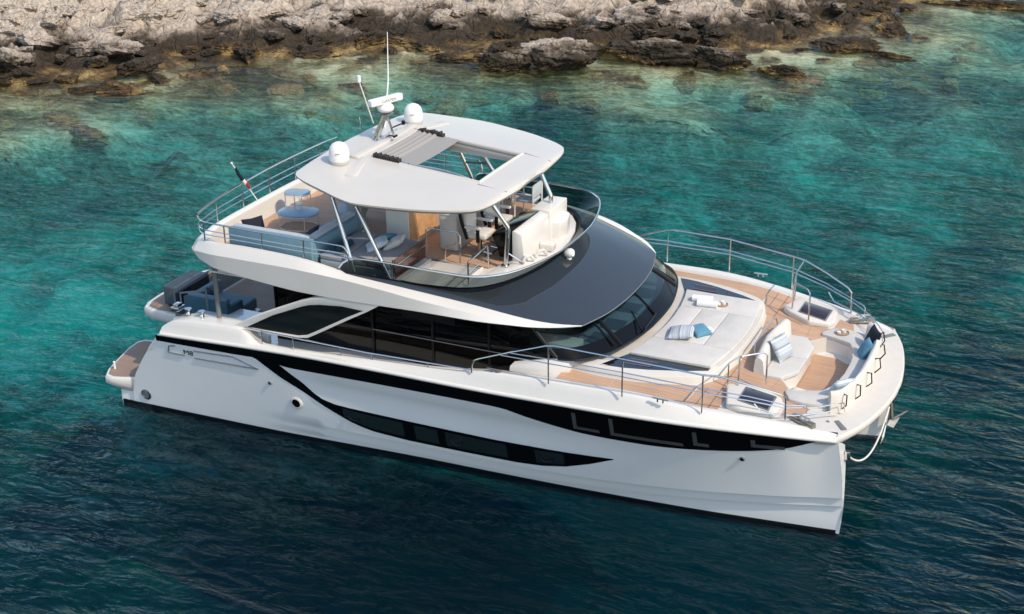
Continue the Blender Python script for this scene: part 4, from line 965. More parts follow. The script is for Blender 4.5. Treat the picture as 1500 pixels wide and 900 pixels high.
op = [(7.44, y) for y in frange(-OPN, OPN, 8)]+[(x, OPN) for x in frange(7.44, 10.25, 12)[1:]]+[(10.25, y) for y in frange(OPN, -OPN, 8)[1:]]+[(x, -OPN) for x in frange(10.25, 7.44, 12)[1:-1]]
om.grid([[(x, y, hz_top(x, y)) for x, y in op], [(lerp(x, 8.85, -.012), y*1.015, hz_top(x, y)+.03) for x, y in op], [(lerp(x, 8.85, -.035), y*1.05, hz_top(x, y)+.03) for x, y in op], [(lerp(x, 8.85, -.05), y*1.07, hz_top(x, y)-.01) for x, y in op]], True)
om.grid([[(x, y, hz_top(x, y)+.001) for x, y in op], [(x, y, zE(x)-.07) for x, y in op]], True)
part(om, 'opening_coaming', HTOP, HT, angle=40)
for sy in (-1, 1): part(MB().tube([(x, sy*(OPN-.05), hz_top(x, OPN)-.04) for x in frange(7.5, 10.2, 6)], .02, 6), 'shade_track', GREYTRIM, HT)
# raised aft pads of the roof
for sy in (-1, 1):
    part(MB().prism([(7.20, sy*1.30), (7.42, sy*1.30), (7.70, sy*2.36), (7.44, sy*2.44)], lambda x, y: hz_top(x, y)-.02, lambda x, y: hz_top(x, y)+.03), 'roof_pad', HTOP, HT, bevel=.02)
part(MB().prism([(6.98, -1.45), (7.22, -1.45), (7.22, 1.5), (6.98, 1.5)], lambda x, y: hz_top(x, y)-.02, lambda x, y: hz_top(x, y)+.075), 'roof_pad', HTOP, HT, bevel=.03)
part(MB().tube([(10.3, -1.3, hz_top(10.3, 1.3)+.006), (11.02, -1.25, hz_top(11.0, 1.25)+.004)], .008, 5).tube([(10.3, 1.3, hz_top(10.3, 1.3)+.006), (11.02, 1.25, hz_top(11.0, 1.25)+.004)], .008, 5), 'panel_joint', GREYTRIM, HT)
# pleated sun shade drawn half way over the opening
rows = []
for x in frange(7.46, 8.62, 46):
    zz = 0
    if x < 8.0: zz = .05*abs(math.sin((x-7.46)*22))
    rows.append([(x, y, hz_top(x, 1.0)+.03+zz-.02*(1-(y/1.08)**2)) for y in frange(-1.09, 1.09, 8)])
part(MB().grid(rows), 'sun_shade', GREYFAB, HT, angle=60)
for sy in (-1, 1):
    gm = MB()
    for k in range(11):
        x = 7.5+k*.065
        gm.box(x-.02, x+.03, sy*1.12-.09, sy*1.12+.06, 0, .09+.05*random.random(), Matrix.Translation((0, 0, hz_top(x, 1.1)+.01)) @ Matrix.Rotation(.0, 4, 'X'))
    part(gm, 'shade_gathers', DARKFAB, HT, bevel=.012)
# supports
for side in (-1, 1):
    L = MB().tube([(8.08, side*3.22, 4.45), (7.32, side*2.92, 6.42)], .05, 10)
    part(L, 'roof_strut', STEEL, HT)
    part(MB().tube([(9.02, side*3.20, 4.45), (7.85, side*2.92, 6.40)], .05, 10), 'roof_strut', STEEL, HT)
    part(MB().tube([(7.72, side*3.08, 5.36), (8.42, side*3.06, 5.42)], .03, 8), 'strut_tie', GREYTRIM, HT)
    part(MB().tube([(8.25, side*3.2, 4.9), (8.76, side*3.2, 4.9)], .03, 8), 'strut_tie', GREYTRIM, HT)
    part(MB().tube([(10.98, side*1.30, 4.5), (11.03, side*1.24, 5.40), (11.02, side*1.24, 5.47), (10.55, side*1.40, 6.24)], .055, 12), 'roof_strut', STEEL, HT)
    part(MB().tube([(11.0, side*1.27, 4.85), (11.35, side*1.05, 4.55)], .018, 6), 'strut_stay', STEEL, HT)
    part(MB().lathe([(0, 0), (.10, 0), (.10, .02), (.06, .03)], (10.98, side*1.30, 4.53), 14), 'strut_foot', STEEL, HT)

# ---- domes, mast, radar
for side in (-1, 1):
    zb = hz_top(6.93, 1.82)-.01
    d = part(MB().lathe([(0, 0), (.225, 0), (.232, .07), (.22, .09), (0, .09)], (6.93, side*1.82, zb), 28), 'dome_base', DOMEBASE, HT)
    part(MB().lathe([(.0, .08), (.228, .08), (.236, .12), (.24, .24), (.232, .33), (.205, .41), (.15, .475), (.08, .51), (0, .52)], (6.93, side*1.82, zb), 32), 'satellite_dome', WHITEPLASTIC, d, angle=60)
    dr = Vector((.55, -.83, 0)).normalized(); tn = Vector((.83, .55, 0))
    mb = MB()
    for k in range(3):      # three unreadable dark strokes of the maker's mark
        c0 = Vector((6.93, side*1.82, zb+.285))+dr*.236+tn*(-.08+.036*k)
        mb.tube([c0-tn*.012, c0+tn*.012], .013, 5)
    part(mb, 'dome_mark', GREYTRIM, d)
MAST = part(MB().tube([(6.78, .06, 6.74), (7.12, .10, 7.42)], .05, 8).tube([(6.92, -.06, 6.74), (7.2, -.02, 7.42)], .05, 8).tube([(6.78, .06, 6.76), (6.7, .25, 6.84), (6.86, .32, 6.76)], .02, 6).tube([(6.95, -.08, 6.76), (7.2, .1, 6.9), (7.05, .3, 6.8), (6.9, .1, 6.78)], .02, 6), 'radar_mast', STEEL, HT)
part(MB().tube([(7.1, .15, 7.42), (7.15, .40, 6.78)], .03, 8), 'mast_brace', STEEL, MAST)
part(MB().box(6.98, 7.3, -.1, .2, 7.40, 7.43), 'radar_plate', GREYTRIM, MAST)
part(MB().lathe([(0, -.12), (.10, -.12), (.19, -.06), (.21, 0), (.17, .07), (.10, .12), (0, .13)], (7.16, .05, 7.57), 20), 'radar_pedestal', WHITEPLASTIC, MAST, angle=60)
mr = Matrix.Translation((7.16, .05, 7.76)) @ Matrix.Rotation(R(-20), 4, 'Z')
ar = part(MB().box(-.09, .09, -.50, .50, -.085, .085, mr), 'radar_antenna', WHITEPLASTIC, MAST, bevel=.035, seg=3)
def text_obj(txt, name, size, mtx, m, parent, extr=.002):
    cu = bpy.data.curves.new(name, 'FONT'); cu.body = txt; cu.size = size; cu.extrude = extr; cu.align_x = 'CENTER'; cu.align_y = 'CENTER'
    tmp = bpy.data.objects.new(name+'_tmp', cu); COL.objects.link(tmp)
    bpy.context.view_layer.update()
    me = bpy.data.meshes.new_from_object(tmp.evaluated_get(bpy.context.evaluated_depsgraph_get()))
    bpy.data.objects.remove(tmp); bpy.data.curves.remove(cu)
    me.transform(mtx)
    off = Vector((0, 0, 0)); q = parent
    while q is not None: off += q.location; q = q.parent
    me.transform(Matrix.Translation(-off))
    o = bpy.data.objects.new(name, me); COL.objects.link(o); o.parent = parent; me.materials.append(m)
    return o
tm = Matrix(((1.25, 0, 0, 3.50), (0, -.12, -1, -(yout(3.5, 1.96)+.016)), (0, 1, -.12, 1.965), (0, 0, 0, 1)))
text_obj('M8', 'model_lettering', .19, tm, BLACKM, H0)
# lettering along the forward face of the radar bar
ax = mr.to_3x3() @ Vector((0, 1, 0)); nx_ = mr.to_3x3() @ Vector((1, 0, 0))
tm = Matrix((( ax.x, 0, nx_.x, 0), (ax.y, 0, nx_.y, 0), (ax.z, 1, nx_.z, 0), (0, 0, 0, 1)))
tm = Matrix.Translation(mr @ Vector((.0915, .05, 0))) @ tm
text_obj('GARMIN', 'radar_lettering', .12, tm, GREYTRIM, ar)
part(MB().tube([(6.02, .62, 6.76), (6.25, .35, 6.82), (6.3, .2, 7.2)], .016, 6), 'aerial_bracket', STEEL, MAST)
part(MB().tube([(6.0, 1.36, 6.70), (6.0, .78, 7.93)], .020, 6), 'light_pole', WHITEPLASTIC, HT)
part(MB().lathe([(0, 0), (.05, 0), (.05, .16), (0, .17)], (6.0, .77, 7.92), 12), 'anchor_light', WHITEPLASTIC, HT)
part(MB().tube([(6.55, 1.0, 6.74), (6.35, 1.62, 7.8), (6.2, 1.95, 8.95)], [.026, .018, .008], 6), 'whip_aerial', WHITEPLASTIC, HT)
part(MB().tube([(7.0, .3, 6.78), (7.35, .12, 6.85)], .018, 6).tube([(7.35, .05, 6.85), (7.35, .2, 6.85)], .03, 6).tube([(7.0, .6, 6.9), (7.15, 1.0, 6.95)], .018, 6).lathe([(0, 0), (.045, 0), (.045, .10), (0, .1)], (7.12, .95, 6.9), 10), 'horn', BLACKM, MAST)

# ---- bow rails
for side in (-1, 1):
    Y = lambda x: side*interp(x, [(11.3, 3.87), (13.2, 3.88), (14.89, 3.85), (16.59, 3.64), (17.4, 3.38), (18.2, 3.06)])
    zt = lambda x: interp(x, [(11.36, 3.3), (12.3, 3.65), (13.25, 4.0), (14.89, 3.97), (16.59, 3.84), (16.9, 3.83), (17.5, 3.66), (18.2, 3.42)])
    tp = [(11.34, Y(11.3), interp(11.34, ZC)), (11.34, Y(11.3), 3.15), (11.40, Y(11.3), 3.28), (11.52, Y(11.3), 3.34)]+[(x, Y(x), zt(x)) for x in (12.3, 13.15, 13.35, 14.1, 14.89, 15.7, 16.59, 16.9, 17.5, 18.1)]+[(18.2, Y(18.2)*.995, 3.36), (18.22, Y(18.2), 2.83)]
    BR = part(MB().tube(tp, .021, 8), 'bow_rail', STEEL)
    for k in (.52, .64):
        xs0 = 12.0 if k < .6 else 12.25
        pts = [(xs0, Y(xs0), zt(xs0))]+[(x, Y(x), lerp(interp(x, ZC), zt(x), k)) for x in (13.2, 14.89, 16.59, 17.5, 18.2)]
        if k < .6: pts = pts+[(18.75, side*2.62, 3.05), (19.05, side*2.2, 3.0), (19.2, side*1.98, 2.95), (19.22, side*1.94, 2.72)]
        else: pts = pts+[(18.55, side*2.85, 3.16), (18.60, side*2.82, 3.10), (18.60, side*2.8, 2.97)]
        part(MB().tube(pts, .013, 6), 'rail_bar', STEEL, BR)
    for x in (13.2, 14.89, 16.59): part(MB().tube([(x, Y(x), interp(x, ZC)-.02), (x, Y(x), zt(x))], .017, 6), 'rail_post', STEEL, BR)
    part(MB().tube([(17.6, side*3.25, 3.2), (17.75, side*3.2, 3.0), (18.4, side*2.9, 2.92), (19.0, side*2.35, 2.88), (19.15, side*2.1, 2.74)], .015, 6), 'rail_bar', STEEL, BR)
    # inner grab rails by the lounge
    G2 = part(MB().tube([(16.957, side*2.251, 3.03), (16.957, side*2.245, 3.66), (17.0, side*2.22, 3.73), (17.38, side*1.9, 3.75), (17.455, side*1.85, 3.68), (17.466, side*1.837, 3.0)], .02, 8), 'grab_rail', STEEL)
    part(MB().tube([(16.875, side*2.788, 3.04), (16.88, side*2.79, 3.78)], .016, 6), 'rail_post', STEEL, G2)
    part(MB().tube([(16.88, side*3.545, 3.83), (16.88, side*2.79, 3.79), (16.96, side*2.24, 3.73)], .018, 6), 'rail_tie', STEEL, G2)
    # cleats
    for (cx, cy, cz, a) in ((15.735, 3.80, 3.10, -3), (11.85, 3.78, 3.02, 0), (18.55, 2.86, 2.83, -28)):
        M_ = Matrix.Translation((cx, side*cy, cz)) @ Matrix.Rotation(R(a*-side), 4, 'Z')
        cl = MB(); cl.box(-.18, .18, -.022, .022, .07, .10, M_).box(-.08, -.045, -.02, .02, 0, .08, M_).box(.045, .08, -.02, .02, 0, .08, M_)
        part(cl, 'mooring_cleat', STEEL if a else GREYTRIM, bevel=.01)
# fairlead, vent and grab loops at the bow
for side in (-1, 1):
    M_ = Matrix.Translation((18.55, side*2.83, 2.76)) @ Matrix.Rotation(R(28*side), 4, 'Z')
    part(MB().box(-.3, .3, -.07, .07, -.03, .03, M_).box(-.3, -.1, -.06, .06, .03, .09, M_).box(.1, .3, -.06, .06, .03, .09, M_), 'fairlead', STEELD, bevel=.015)
    M_ = Matrix.Translation((19.25, side*2.45, 2.655)) @ Matrix.Rotation(R(52*side), 4, 'Z')
    part(MB().box(-.20, .20, -.06, .06, -.01, .014, M_), 'deck_vent', GREYTRIM, bevel=.006)
    part(MB().lathe([(0, 0), (.045, 0), (.045, .012), (0, .014)], (18.98, side*2.42, 2.665), 12), 'filler_cap', STEEL)
LB = []
def bench_pts(off): return None
# ---- bow lounge
in_ = [(17.86, 1.58), (18.2, 1.50), (18.58, 1.34), (18.76, .95), (18.83, .45), (18.83, 0)]
ou_ = [(17.86, 1.72), (18.02, 2.0), (18.4, 2.07), (18.8, 1.97), (19.02, 1.70), (19.13, .95), (19.17, .4), (19.17, 0)]
def ring(pi_, po_): 
    a = [(x, -y) for x, y in pi_]+[(x, y) for x, y in pi_[::-1][1:]]
    b = [(x, -y) for x, y in po_]+[(x, y) for x, y in po_[::-1][1:]]
    return a+b[::-1]
BW = part(MB().prism(ring(in_, ou_), 2.38, 2.72), 'bow_bench', GEL)
for sgn in (-1, 1):
    a = [(x, sgn*y) for x, y in in_[:4]]+[(18.76, sgn*.70)]
    b = [(x, sgn*y) for x, y in ou_[:6]]+[(19.15, sgn*.70)]
    part(MB().prism(a+b[::-1], 2.72, 2.83), 'bench_cushion', CUSH, BW, bevel=.025, seg=3)
part(MB().prism([(18.79, -.69), (18.83, -.3), (18.83, .3), (18.79, .69), (19.15, .69), (19.17, 0), (19.15, -.69)], 2.72, 2.83), 'bench_cushion', CUSH, BW, bevel=.025, seg=3)
bk = smooth_tab([(18.90, 1.98), (19.10, 1.78), (19.22, 1.35), (19.30, .8), (19.33, 0)], 4)
bk = [(x, -y) for x, y in bk]+[(x, y) for x, y in bk[::-1][1:]]
rows = []
for x, y in bk:
    d = Vector((x-17.9, y*.9, 0)).normalized(); e = Vector((x, y, 0))
    rows.append([tuple(e+d*a+Vector((0, 0, z))) for a, z in ((-.16, 2.66), (-.14, 2.95), (-.10, 3.10), (-.04, 3.155), (.02, 3.14), (.06, 3.06), (.08, 2.64))])
part(MB().grid(rows, False, True), 'bench_backrest', CUSHB, BW, angle=60)
for y in (-1.75, -1.2, -.55, .2, .9, 1.55):
    x = next((lerp(a[0], b[0], (y-a[1])/(b[1]-a[1])) for a, b in zip(bk, bk[1:]) if a[1] <= y <= b[1]), 19.3)
    d = Vector((x-17.9, y*.9, 0)).normalized(); e = Vector((x, y, 0)); t = Vector((-d.y, d.x, 0))
    part(MB().tube([e+d*.06+Vector((0, 0, 3.06)), e+d*.16+t*.02+Vector((0, 0, 3.08)), e+d*.20+t*.0+Vector((0, 0, 2.86)), e+d*.07+t*-.02+Vector((0, 0, 2.72))], .016, 6), 'backrest_bracket', BLACKM, BW)
AS = part(MB().prism([(17.15, -1.1), (17.6, -1.1), (17.85, -.66), (17.85, .66), (17.6, 1.1), (17.15, 1.1)], 2.45, 2.76), 'lounge_seat', GEL)
for s in (-1, 1):
    part(MB().prism([(17.2, s*.008), (17.9, s*.008), (17.9, s*.68), (17.63, s*1.16), (17.2, s*1.18)], 2.76, 2.87), 'seat_cushion', CUSH, AS, bevel=.025, seg=3)
rows = []
for y in frange(-1.18, 1.18, 12):
    e = .10*(1-abs(y)/1.2)
    hgt = 3.30-.05*(y/1.18)**4
    rows.append([(17.24-e, y, 2.85), (17.20-e, y, hgt-.08), (17.15-e, y, hgt-.02), (17.08-e, y, hgt), (17.02-e, y, hgt-.05), (17.0-e, y, 2.98), (17.0-e, y, 2.78)])
part(MB().grid(rows, False, True), 'seat_backrest', CUSH, AS, angle=60)
part(MB().tube([(16.95, -.75, 2.98), (16.88, -.75, 3.26), (16.84, -.6, 3.30), (16.84, .9, 3.30), (16.88, 1.05, 3.26), (16.95, 1.05, 2.98)], .018, 8), 'grab_rail', STEEL, AS)

# ---- flybridge fittings
DZ = 4.452
CB = part(MB().box(7.66, 8.28, -1.05, .35, DZ, 5.48), 'bar_cabinet', GEL, bevel=.015)
part(MB().box(8.284, 8.30, -1.0, .30, DZ+.1, 5.44), 'wood_panel', WOODPANEL, CB)
part(MB().box(7.62, 8.32, -1.09, .39, 5.48, 5.52), 'worktop', GREYTRIM, CB, bevel=.01)
HU = part(MB().box(8.98, 9.46, -.80, 1.65, DZ, 5.36), 'helm_unit', CUSHB, bevel=.05, seg=3)
part(MB().box(9.06, 9.36, -.55, .0, 5.36, 5.372), 'hob_top', BLACK, HU)
for s in (0, 1):
    y = -.72+s*1.02
    hs = part(MB().box(9.80, 10.32, y-.27, y+.27, 4.93, 5.08), 'helm_seat', CUSHB, bevel=.05, seg=3)
    part(MB().box(9.70, 9.84, y-.26, y+.26, 5.0, 5.62, Matrix.Rotation(0, 4, 'Y')), 'seat_back', CUSHB, hs, bevel=.05, seg=3)
    for e in (-1, 1):
        part(MB().tube([(9.64, y+e*.29, 5.66), (9.70, y+e*.29, 5.35), (9.84, y+e*.29, 4.92)], .042, 8), 'seat_frame', BLACKM, hs)
        part(MB().box(9.80, 10.23, y+e*.32-.04, y+e*.32+.04, 5.20, 5.27), 'armrest', CUSHB, hs, bevel=.025)
        part(MB().box(10.10, 10.18, y+e*.32-.03, y+e*.32+.03, 4.88, 5.20), 'armrest_post', BLACKM, hs, bevel=.012)
    part(MB().lathe([(.2, 0), (.2, .03), (.06, .06), (.055, .46), (.2, .48)], (10.03, y, DZ), 16), 'seat_pedestal', STEELD, hs)
    part(MB().tube([(10.23, y-.2, 4.62), (10.43, y-.2, 4.60), (10.43, y+.2, 4.60), (10.23, y+.2, 4.62)], .02, 6), 'footrest', STEEL, hs)
cn = [(10.99, DZ), (10.99, 5.26), (11.06, 5.265), (11.24, 5.20), (11.32, DZ)]
HC = part(MB().vprism(cn, -.95, .62), 'helm_console', GEL, bevel=.02)
part(MB().vprism([(10.66, DZ+.12), (10.60, 4.80), (10.46, 5.10), (10.52, 5.17), (10.985, 5.275), (10.985, DZ+.12)], -.96, .60), 'instrument_panel', BLACK, HC, bevel=.015)
wm_ = Matrix.Translation((10.38, -.25, 5.02)) @ Matrix.Rotation(R(-55), 4, 'Y')
part(MB().tube([wm_ @ Vector((.2*math.cos(t), .2*math.sin(t), 0)) for t in frange(0, 2*math.pi, 20)[:-1]], .017, 6, True).tube([wm_ @ Vector((-.2, 0, 0)), wm_ @ Vector((.2, 0, 0))], .013, 6).tube([wm_ @ Vector((0, 0, 0)), wm_ @ Vector((0, .2, 0))], .013, 6).tube([wm_ @ Vector((0, 0, 0)), (10.58, -.25, 4.9)], .02, 6), 'steering_wheel', BLACKM, HC)
part(MB().box(10.75, 11.25, .66, 1.75, DZ, 5.27), 'companion_console', GEL, bevel=.02)
part(MB().prism([(11.2, .8), (11.42, .9), (11.50, 1.2), (11.40, 1.6), (11.2, 1.75)], DZ, 4.95), 'console_pod', GEL, bevel=.05, seg=3)
for (y0, x0) in ((-1.0, 11.28), (-.55, 11.42)):
    part(MB().tube([(x0, y0, 4.55), (x0+.06, y0+.04, 4.68), (x0+.14, y0+.12, 4.70), (x0+.2, y0+.22, 4.56)], .045, 8), 'air_duct', GEL)
part(MB().box(11.3, 11.66, -.1, .14, 4.52, 4.72), 'dash_fairing', GEL, bevel=.05, seg=3)
# companionway rails
part(MB().tube([(8.96, -1.42, 4.46), (8.96, -1.42, 5.18), (9.02, -1.42, 5.22), (9.80, -1.42, 5.22), (9.88, -1.44, 5.14), (9.88, -1.48, 4.46)], .02, 8), 'stair_rail', STEEL)
part(MB().tube([(9.5, -1.5, 4.47), (9.5, -1.46, 4.82), (9.86, -1.46, 4.98)], .016, 6), 'stair_rail', STEEL)
part(MB().tube([(8.97, -3.05, 4.46), (8.97, -3.05, 4.98)], .025, 8).tube([(8.97, -3.05, 4.8), (8.97, -2.2, 4.82), (8.97, -1.5, 4.8)], .014, 6), 'stair_post', STEEL)
part(MB().tube([(10.66, -2.6, 4.5), (10.66, -2.6, 5.02), (10.62, -1.5, 5.05), (10.62, -1.45, 4.5)], .02, 8).tube([(10.66, -2.6, 4.76), (10.62, -1.45, 4.78)], .014, 6), 'stair_rail', STEEL)
part(MB().box(8.945, 8.965, -2.95, -1.5, 4.5, 4.95), 'stair_screen', mat('maroon_glass', (.10, .045, .035), .1, coat=.5))
# day bed (fixed) beside the companionway
DB = part(MB().box(7.05, 8.9, -3.12, -1.42, DZ, 4.74), 'day_bed', SOFALIGHT, bevel=.03)
for a, b in ((7.05, 7.66), (7.68, 8.28), (8.30, 8.9)):
    part(MB().box(a, b, -3.12, -1.42, 4.74, 4.86), 'bed_cushion', GREYCUSH, DB, bevel=.03, seg=3)

# ================================================================== LOOSE THINGS ON BOARD
def pillow(name, loc, rz, tilt, w_, h_, m, label, cat='pillow', group=None, t=.09, roll_=0):
    N = 14; rows = []; rows2 = []
    for i in range(N+1):
        u = -1+2*i/N; r1, r2 = [], []
        for j in range(N+1):
            v = -1+2*j/N
            k = (max(0, 1-u*u)*max(0, 1-v*v))**.45
            e = 1-.07*(1-abs(v))*abs(u)**3*1.2; f = 1-.07*(1-abs(u))*abs(v)**3*1.2
            wr = .006*noise.noise(Vector((u*3, v*3, loc[0]*5)))
            r1.append((u*w_/2*e, v*h_/2*f, t*k+wr*k)); r2.append((u*w_/2*e, v*h_/2*f, -t*k+wr*k))
        rows.append(r1); rows2.append(r2)
    o = MB().grid(rows).grid([r[::-1] for r in rows2]).build(name, m, None, angle=75)
    o.matrix_world = Matrix.Translation(loc) @ Matrix.Rotation(rz, 4, 'Z') @ Matrix.Rotation(tilt, 4, 'Y') @ Matrix.Rotation(roll_, 4, 'X')
    return tag(o, label, cat, group)
pillow('pillow', (15.14, -.72, 3.33), R(12), R(-8), .62, .62, STRIPE, 'large grey and white striped pillow lying on the sunpad', t=.12)
pillow('pillow', (15.50, -.42, 3.315), R(-38), R(14), .44, .44, TEAL, 'small plain teal pillow on the sunpad beside the striped one', t=.09)
pillow('pillow', (17.36, -.16, 3.12), R(-18), R(58), .60, .60, STRIPE, 'grey striped pillow leaning on the white lounge seat behind the grab rails', t=.10)
pillow('pillow', (19.10, 1.28, 3.04), R(28), R(-68), .56, .60, NAVY, 'dark navy pillow at the far end of the curved bow bench', t=.10)
pillow('pillow', (19.05, .78, 3.00), R(24), R(-58), .46, .46, TEAL, 'light teal pillow leaning on the navy one on the bow bench', t=.10)
pillow('pillow', (18.98, -1.38, 3.00), R(-40), R(-58), .54, .56, STRIPE2, 'pale blue striped pillow in the near corner of the bow bench', t=.10)
def towel(loc, rz, label):
    rows = []
    for i in range(13):
        x = -.24+.48*i/12; row = []
        for j in range(15):
            a = 2*math.pi*j/14; rr = .085+.012*math.cos(3*a)
            row.append((x, rr*1.5*math.cos(a), .075+rr*.85*math.sin(a)))
        rows.append(row)
    o = MB().grid(rows, False, True).build('towel', TOWEL, None, angle=70)
    o.location = loc; o.rotation_euler = (0, 0, rz)
    tag(o, label, 'towel')
towel((14.96, 1.40, 3.238), R(8), 'rolled white towel on the sunpad nearer the windscreen')
towel((15.16, 1.16, 3.238), R(8), 'rolled white towel on the sunpad nearer the round wooden tray')
def bowl_tray(loc, label, r=.145, drinks=True):
    t = empty('tray', loc, label, 'tray')
    MB().lathe([(0, 0), (r, 0), (r*1.05, .03), (r, .03), (r*.95, .012), (0, .012)], (0, 0, 0), 24).build('tray_dish', mat('tray_rim', (.36, .24, .15), .5), t, local=True)
    MB().lathe([(0, .012), (.05, .012), (.06, .08), (.05, .08), (.04, .03), (0, .03)], (.03, .05, 0), 16).build('cup', WHITEPLASTIC, t, local=True)
    MB().lathe([(0, .012), (.045, .012), (.05, .05), (0, .05)], (-.07, -.03, 0), 14).build('saucer', TOWEL, t, local=True)
    return t
bowl_tray((15.46, 1.36, 3.237), 'small round wooden tray with cups on the sunpad beside the towels')
bowl_tray((18.30, 1.78, 2.83), 'round tray with a cup on the cushion at the far arm of the bow bench', .16)
hb = empty('sun_hat', (15.62, -.20, 3.237), 'small pale hat lying on the sunpad by the teal pillow', 'hat')
MB().lathe([(0, 0), (.14, 0), (.145, .012), (.09, .02), (.085, .07), (.05, .09), (0, .09)], (0, 0, 0), 18).build('hat_crown', WHITEF, hb, local=True)
MB().lathe([(.087, .022), (.09, .022), (.09, .04), (.087, .04)], (0, 0, 0), 18).build('hat_band', TRAY, hb, local=True)

# flybridge sofa (L shaped, loose furniture on a low frame)
sf = empty('corner_sofa', (5.8, -2.6, DZ), 'L-shaped light blue outdoor sofa with slate blue back panels on the open aft flybridge', 'sofa')
MB().box(4.66, 6.92, -3.28, -2.35, DZ+.03, DZ+.10).build('frame', GEL, sf, bevel=.015)
MB().box(4.64, 6.95, -3.30, -3.16, DZ+.08, 5.24).build('back_panel', SOFABLUE, sf, bevel=.02)
MB().box(6.82, 6.96, -3.16, -1.05, DZ+.08, 5.12).build('back_panel', SOFABLUE, sf, bevel=.02)
MB().box(4.66, 6.8, -3.15, -2.98, DZ+.35, 5.26).build('back_cushion', SOFALIGHT, sf, bevel=.05, seg=3)
MB().box(6.62, 6.81, -2.95, -1.05, DZ+.35, 5.20).build('back_cushion', SOFALIGHT, sf, bevel=.05, seg=3)
MB().box(4.66, 6.6, -2.97, -2.35, DZ+.10, DZ+.36).build('seat_cushion', SOFALIGHT, sf, bevel=.04, seg=3)
MB().box(6.0, 6.6, -2.33, -1.05, DZ+.10, DZ+.36).build('seat_cushion', SOFALIGHT, sf, bevel=.04, seg=3)
for x, y in ((4.72, -3.2), (4.72, -2.42), (6.86, -3.2), (6.86, -1.12), (6.1, -1.12)): MB().box(x-.025, x+.025, y-.025, y+.025, DZ, DZ+.05).build('leg', GREYTRIM, sf)
pillow('pillow', (4.92, -2.62, 5.02), R(-30), R(58), .56, .56, NAVY, 'black pillow at the aft end of the flybridge sofa', t=.10)
pillow('pillow', (5.18, -2.80, 4.98), R(60), R(55), .46, .46, TEAL, 'small blue pillow at the aft end of the flybridge sofa', t=.09)
pillow('pillow', (6.36, -2.50, 4.98), R(20), R(-42), .62, .60, NAVY, 'large black pillow in the corner of the flybridge sofa', t=.10)
tb = empty('rolled_blanket', (7.35, -2.55, 4.86), 'dark blue rolled blankets on the grey flybridge day bed', 'blanket')
MB().tube([(7.25, -2.9, 4.93), (7.25, -2.3, 4.93)], .075, 12).tube([(7.42, -2.9, 4.93), (7.42, -2.3, 4.93)], .075, 12).build('blanket_roll', mat('blanket_teal', (.015, .05, .075), .9, bump=.4, bscale=70), tb)
pillow('pillow', (8.12, -2.30, 4.99), R(35), R(-24), .58, .50, STRIPE2, 'pale striped pillow on the flybridge day bed behind the strut', t=.10)
pillow('pillow', (8.10, -1.90, 4.99), R(-20), R(-25), .48, .48, TEAL, 'bright teal pillow on the flybridge day bed', t=.10)
pillow('pillow', (8.45, -2.05, 4.99), R(15), R(-30), .56, .50, CUSH, 'plain white pillow on the flybridge day bed', t=.11)

def coffee_table(loc, r1, r2, h, label, rz=0):
    t = empty('coffee_table', loc, label, 'table', None, rz)
    pts = [(r1*math.copysign(abs(math.cos(a))**.75, math.cos(a)), r2*math.copysign(abs(math.sin(a))**.75, math.sin(a))) for a in frange(0, 2*math.pi, 28)[:-1]]
    MB().prism(pts, h-.025, h).build('table_top', TABLETOP, t, local=True, bevel=.006)
    MB().tube([(x*.95, y*.95, h-.05) for x, y in pts], .013, 6, True).tube([(x*.9, y*.9, .02) for x, y in pts], .013, 6, True).build('frame', GEL, t, local=True)
    for k in (2, 9, 16, 23): MB().tube([(pts[k][0]*.9, pts[k][1]*.9, .02), (pts[k][0]*.95, pts[k][1]*.95, h-.05)], .013, 6).build('leg', GEL, t, local=True)
    return t
coffee_table((4.98, -.82, DZ), .52, .40, .42, 'larger pale blue flybridge coffee table with a white cup on it', R(15))
coffee_table((4.45, -.02, DZ), .34, .25, .62, 'smaller taller pale blue side table behind the larger one', R(15))
vs = empty('flower_cup', (4.92, -.66, DZ+.42), 'white cup of pale flowers on the larger coffee table', 'cup')
MB().lathe([(0, 0), (.06, 0), (.075, .10), (.06, .10), (.05, .02), (0, .02)], (0, 0, 0), 16).build('cup_body', WHITEPLASTIC, vs, local=True)
fm = MB()
for k in range(7):
    a = k*.9; fm.lathe([(0, 0), (.035, .02), (.03, .05), (0, .06)], (.05*math.cos(a)*(k > 0), .05*math.sin(a)*(k > 0), .10+.02*(k % 2)), 7)
fm.build('flowers', WHITEF, vs, local=True)

def lounge_chair(loc, rz, label, cm):
    t = empty('lounge_chair', loc, label, 'chair', None, rz)
    MB().box(-.36, .36, -.36, .36, .12, .40).build('seat', cm, t, local=True, bevel=.06, seg=3)
    rows = []
    for a in frange(-100, 100, 12):
        c_, s_ = math.cos(R(a)), math.sin(R(a))
        rows.append([(-.30*c_-.05, .36*s_, .36), (-.36*c_-.05, .42*s_, .70), (-.41*c_-.05, .46*s_, .70), (-.40*c_-.05, .44*s_, .34)])
    MB().grid(rows, True, True).build('backrest', cm, t, local=True, angle=60)
    for x in (-.28, .28):
        for y in (-.28, .28): MB().tube([(x, y, .13), (x*1.1, y*1.1, 0)], .016, 6).build('leg', GEL, t, local=True)
    return t
lounge_chair((6.0, .05, DZ), R(200), 'pale blue rounded armchair facing the coffee table on the flybridge', SOFALIGHT)
dt = empty('dining_table', (7.0, 1.25, DZ), 'dark grey dining table on white legs under the hardtop', 'table')
MB().box(-.62, .55, -1.75, .85, .68, .72).build('table_top', GREYCUSH, dt, local=True, bevel=.01)
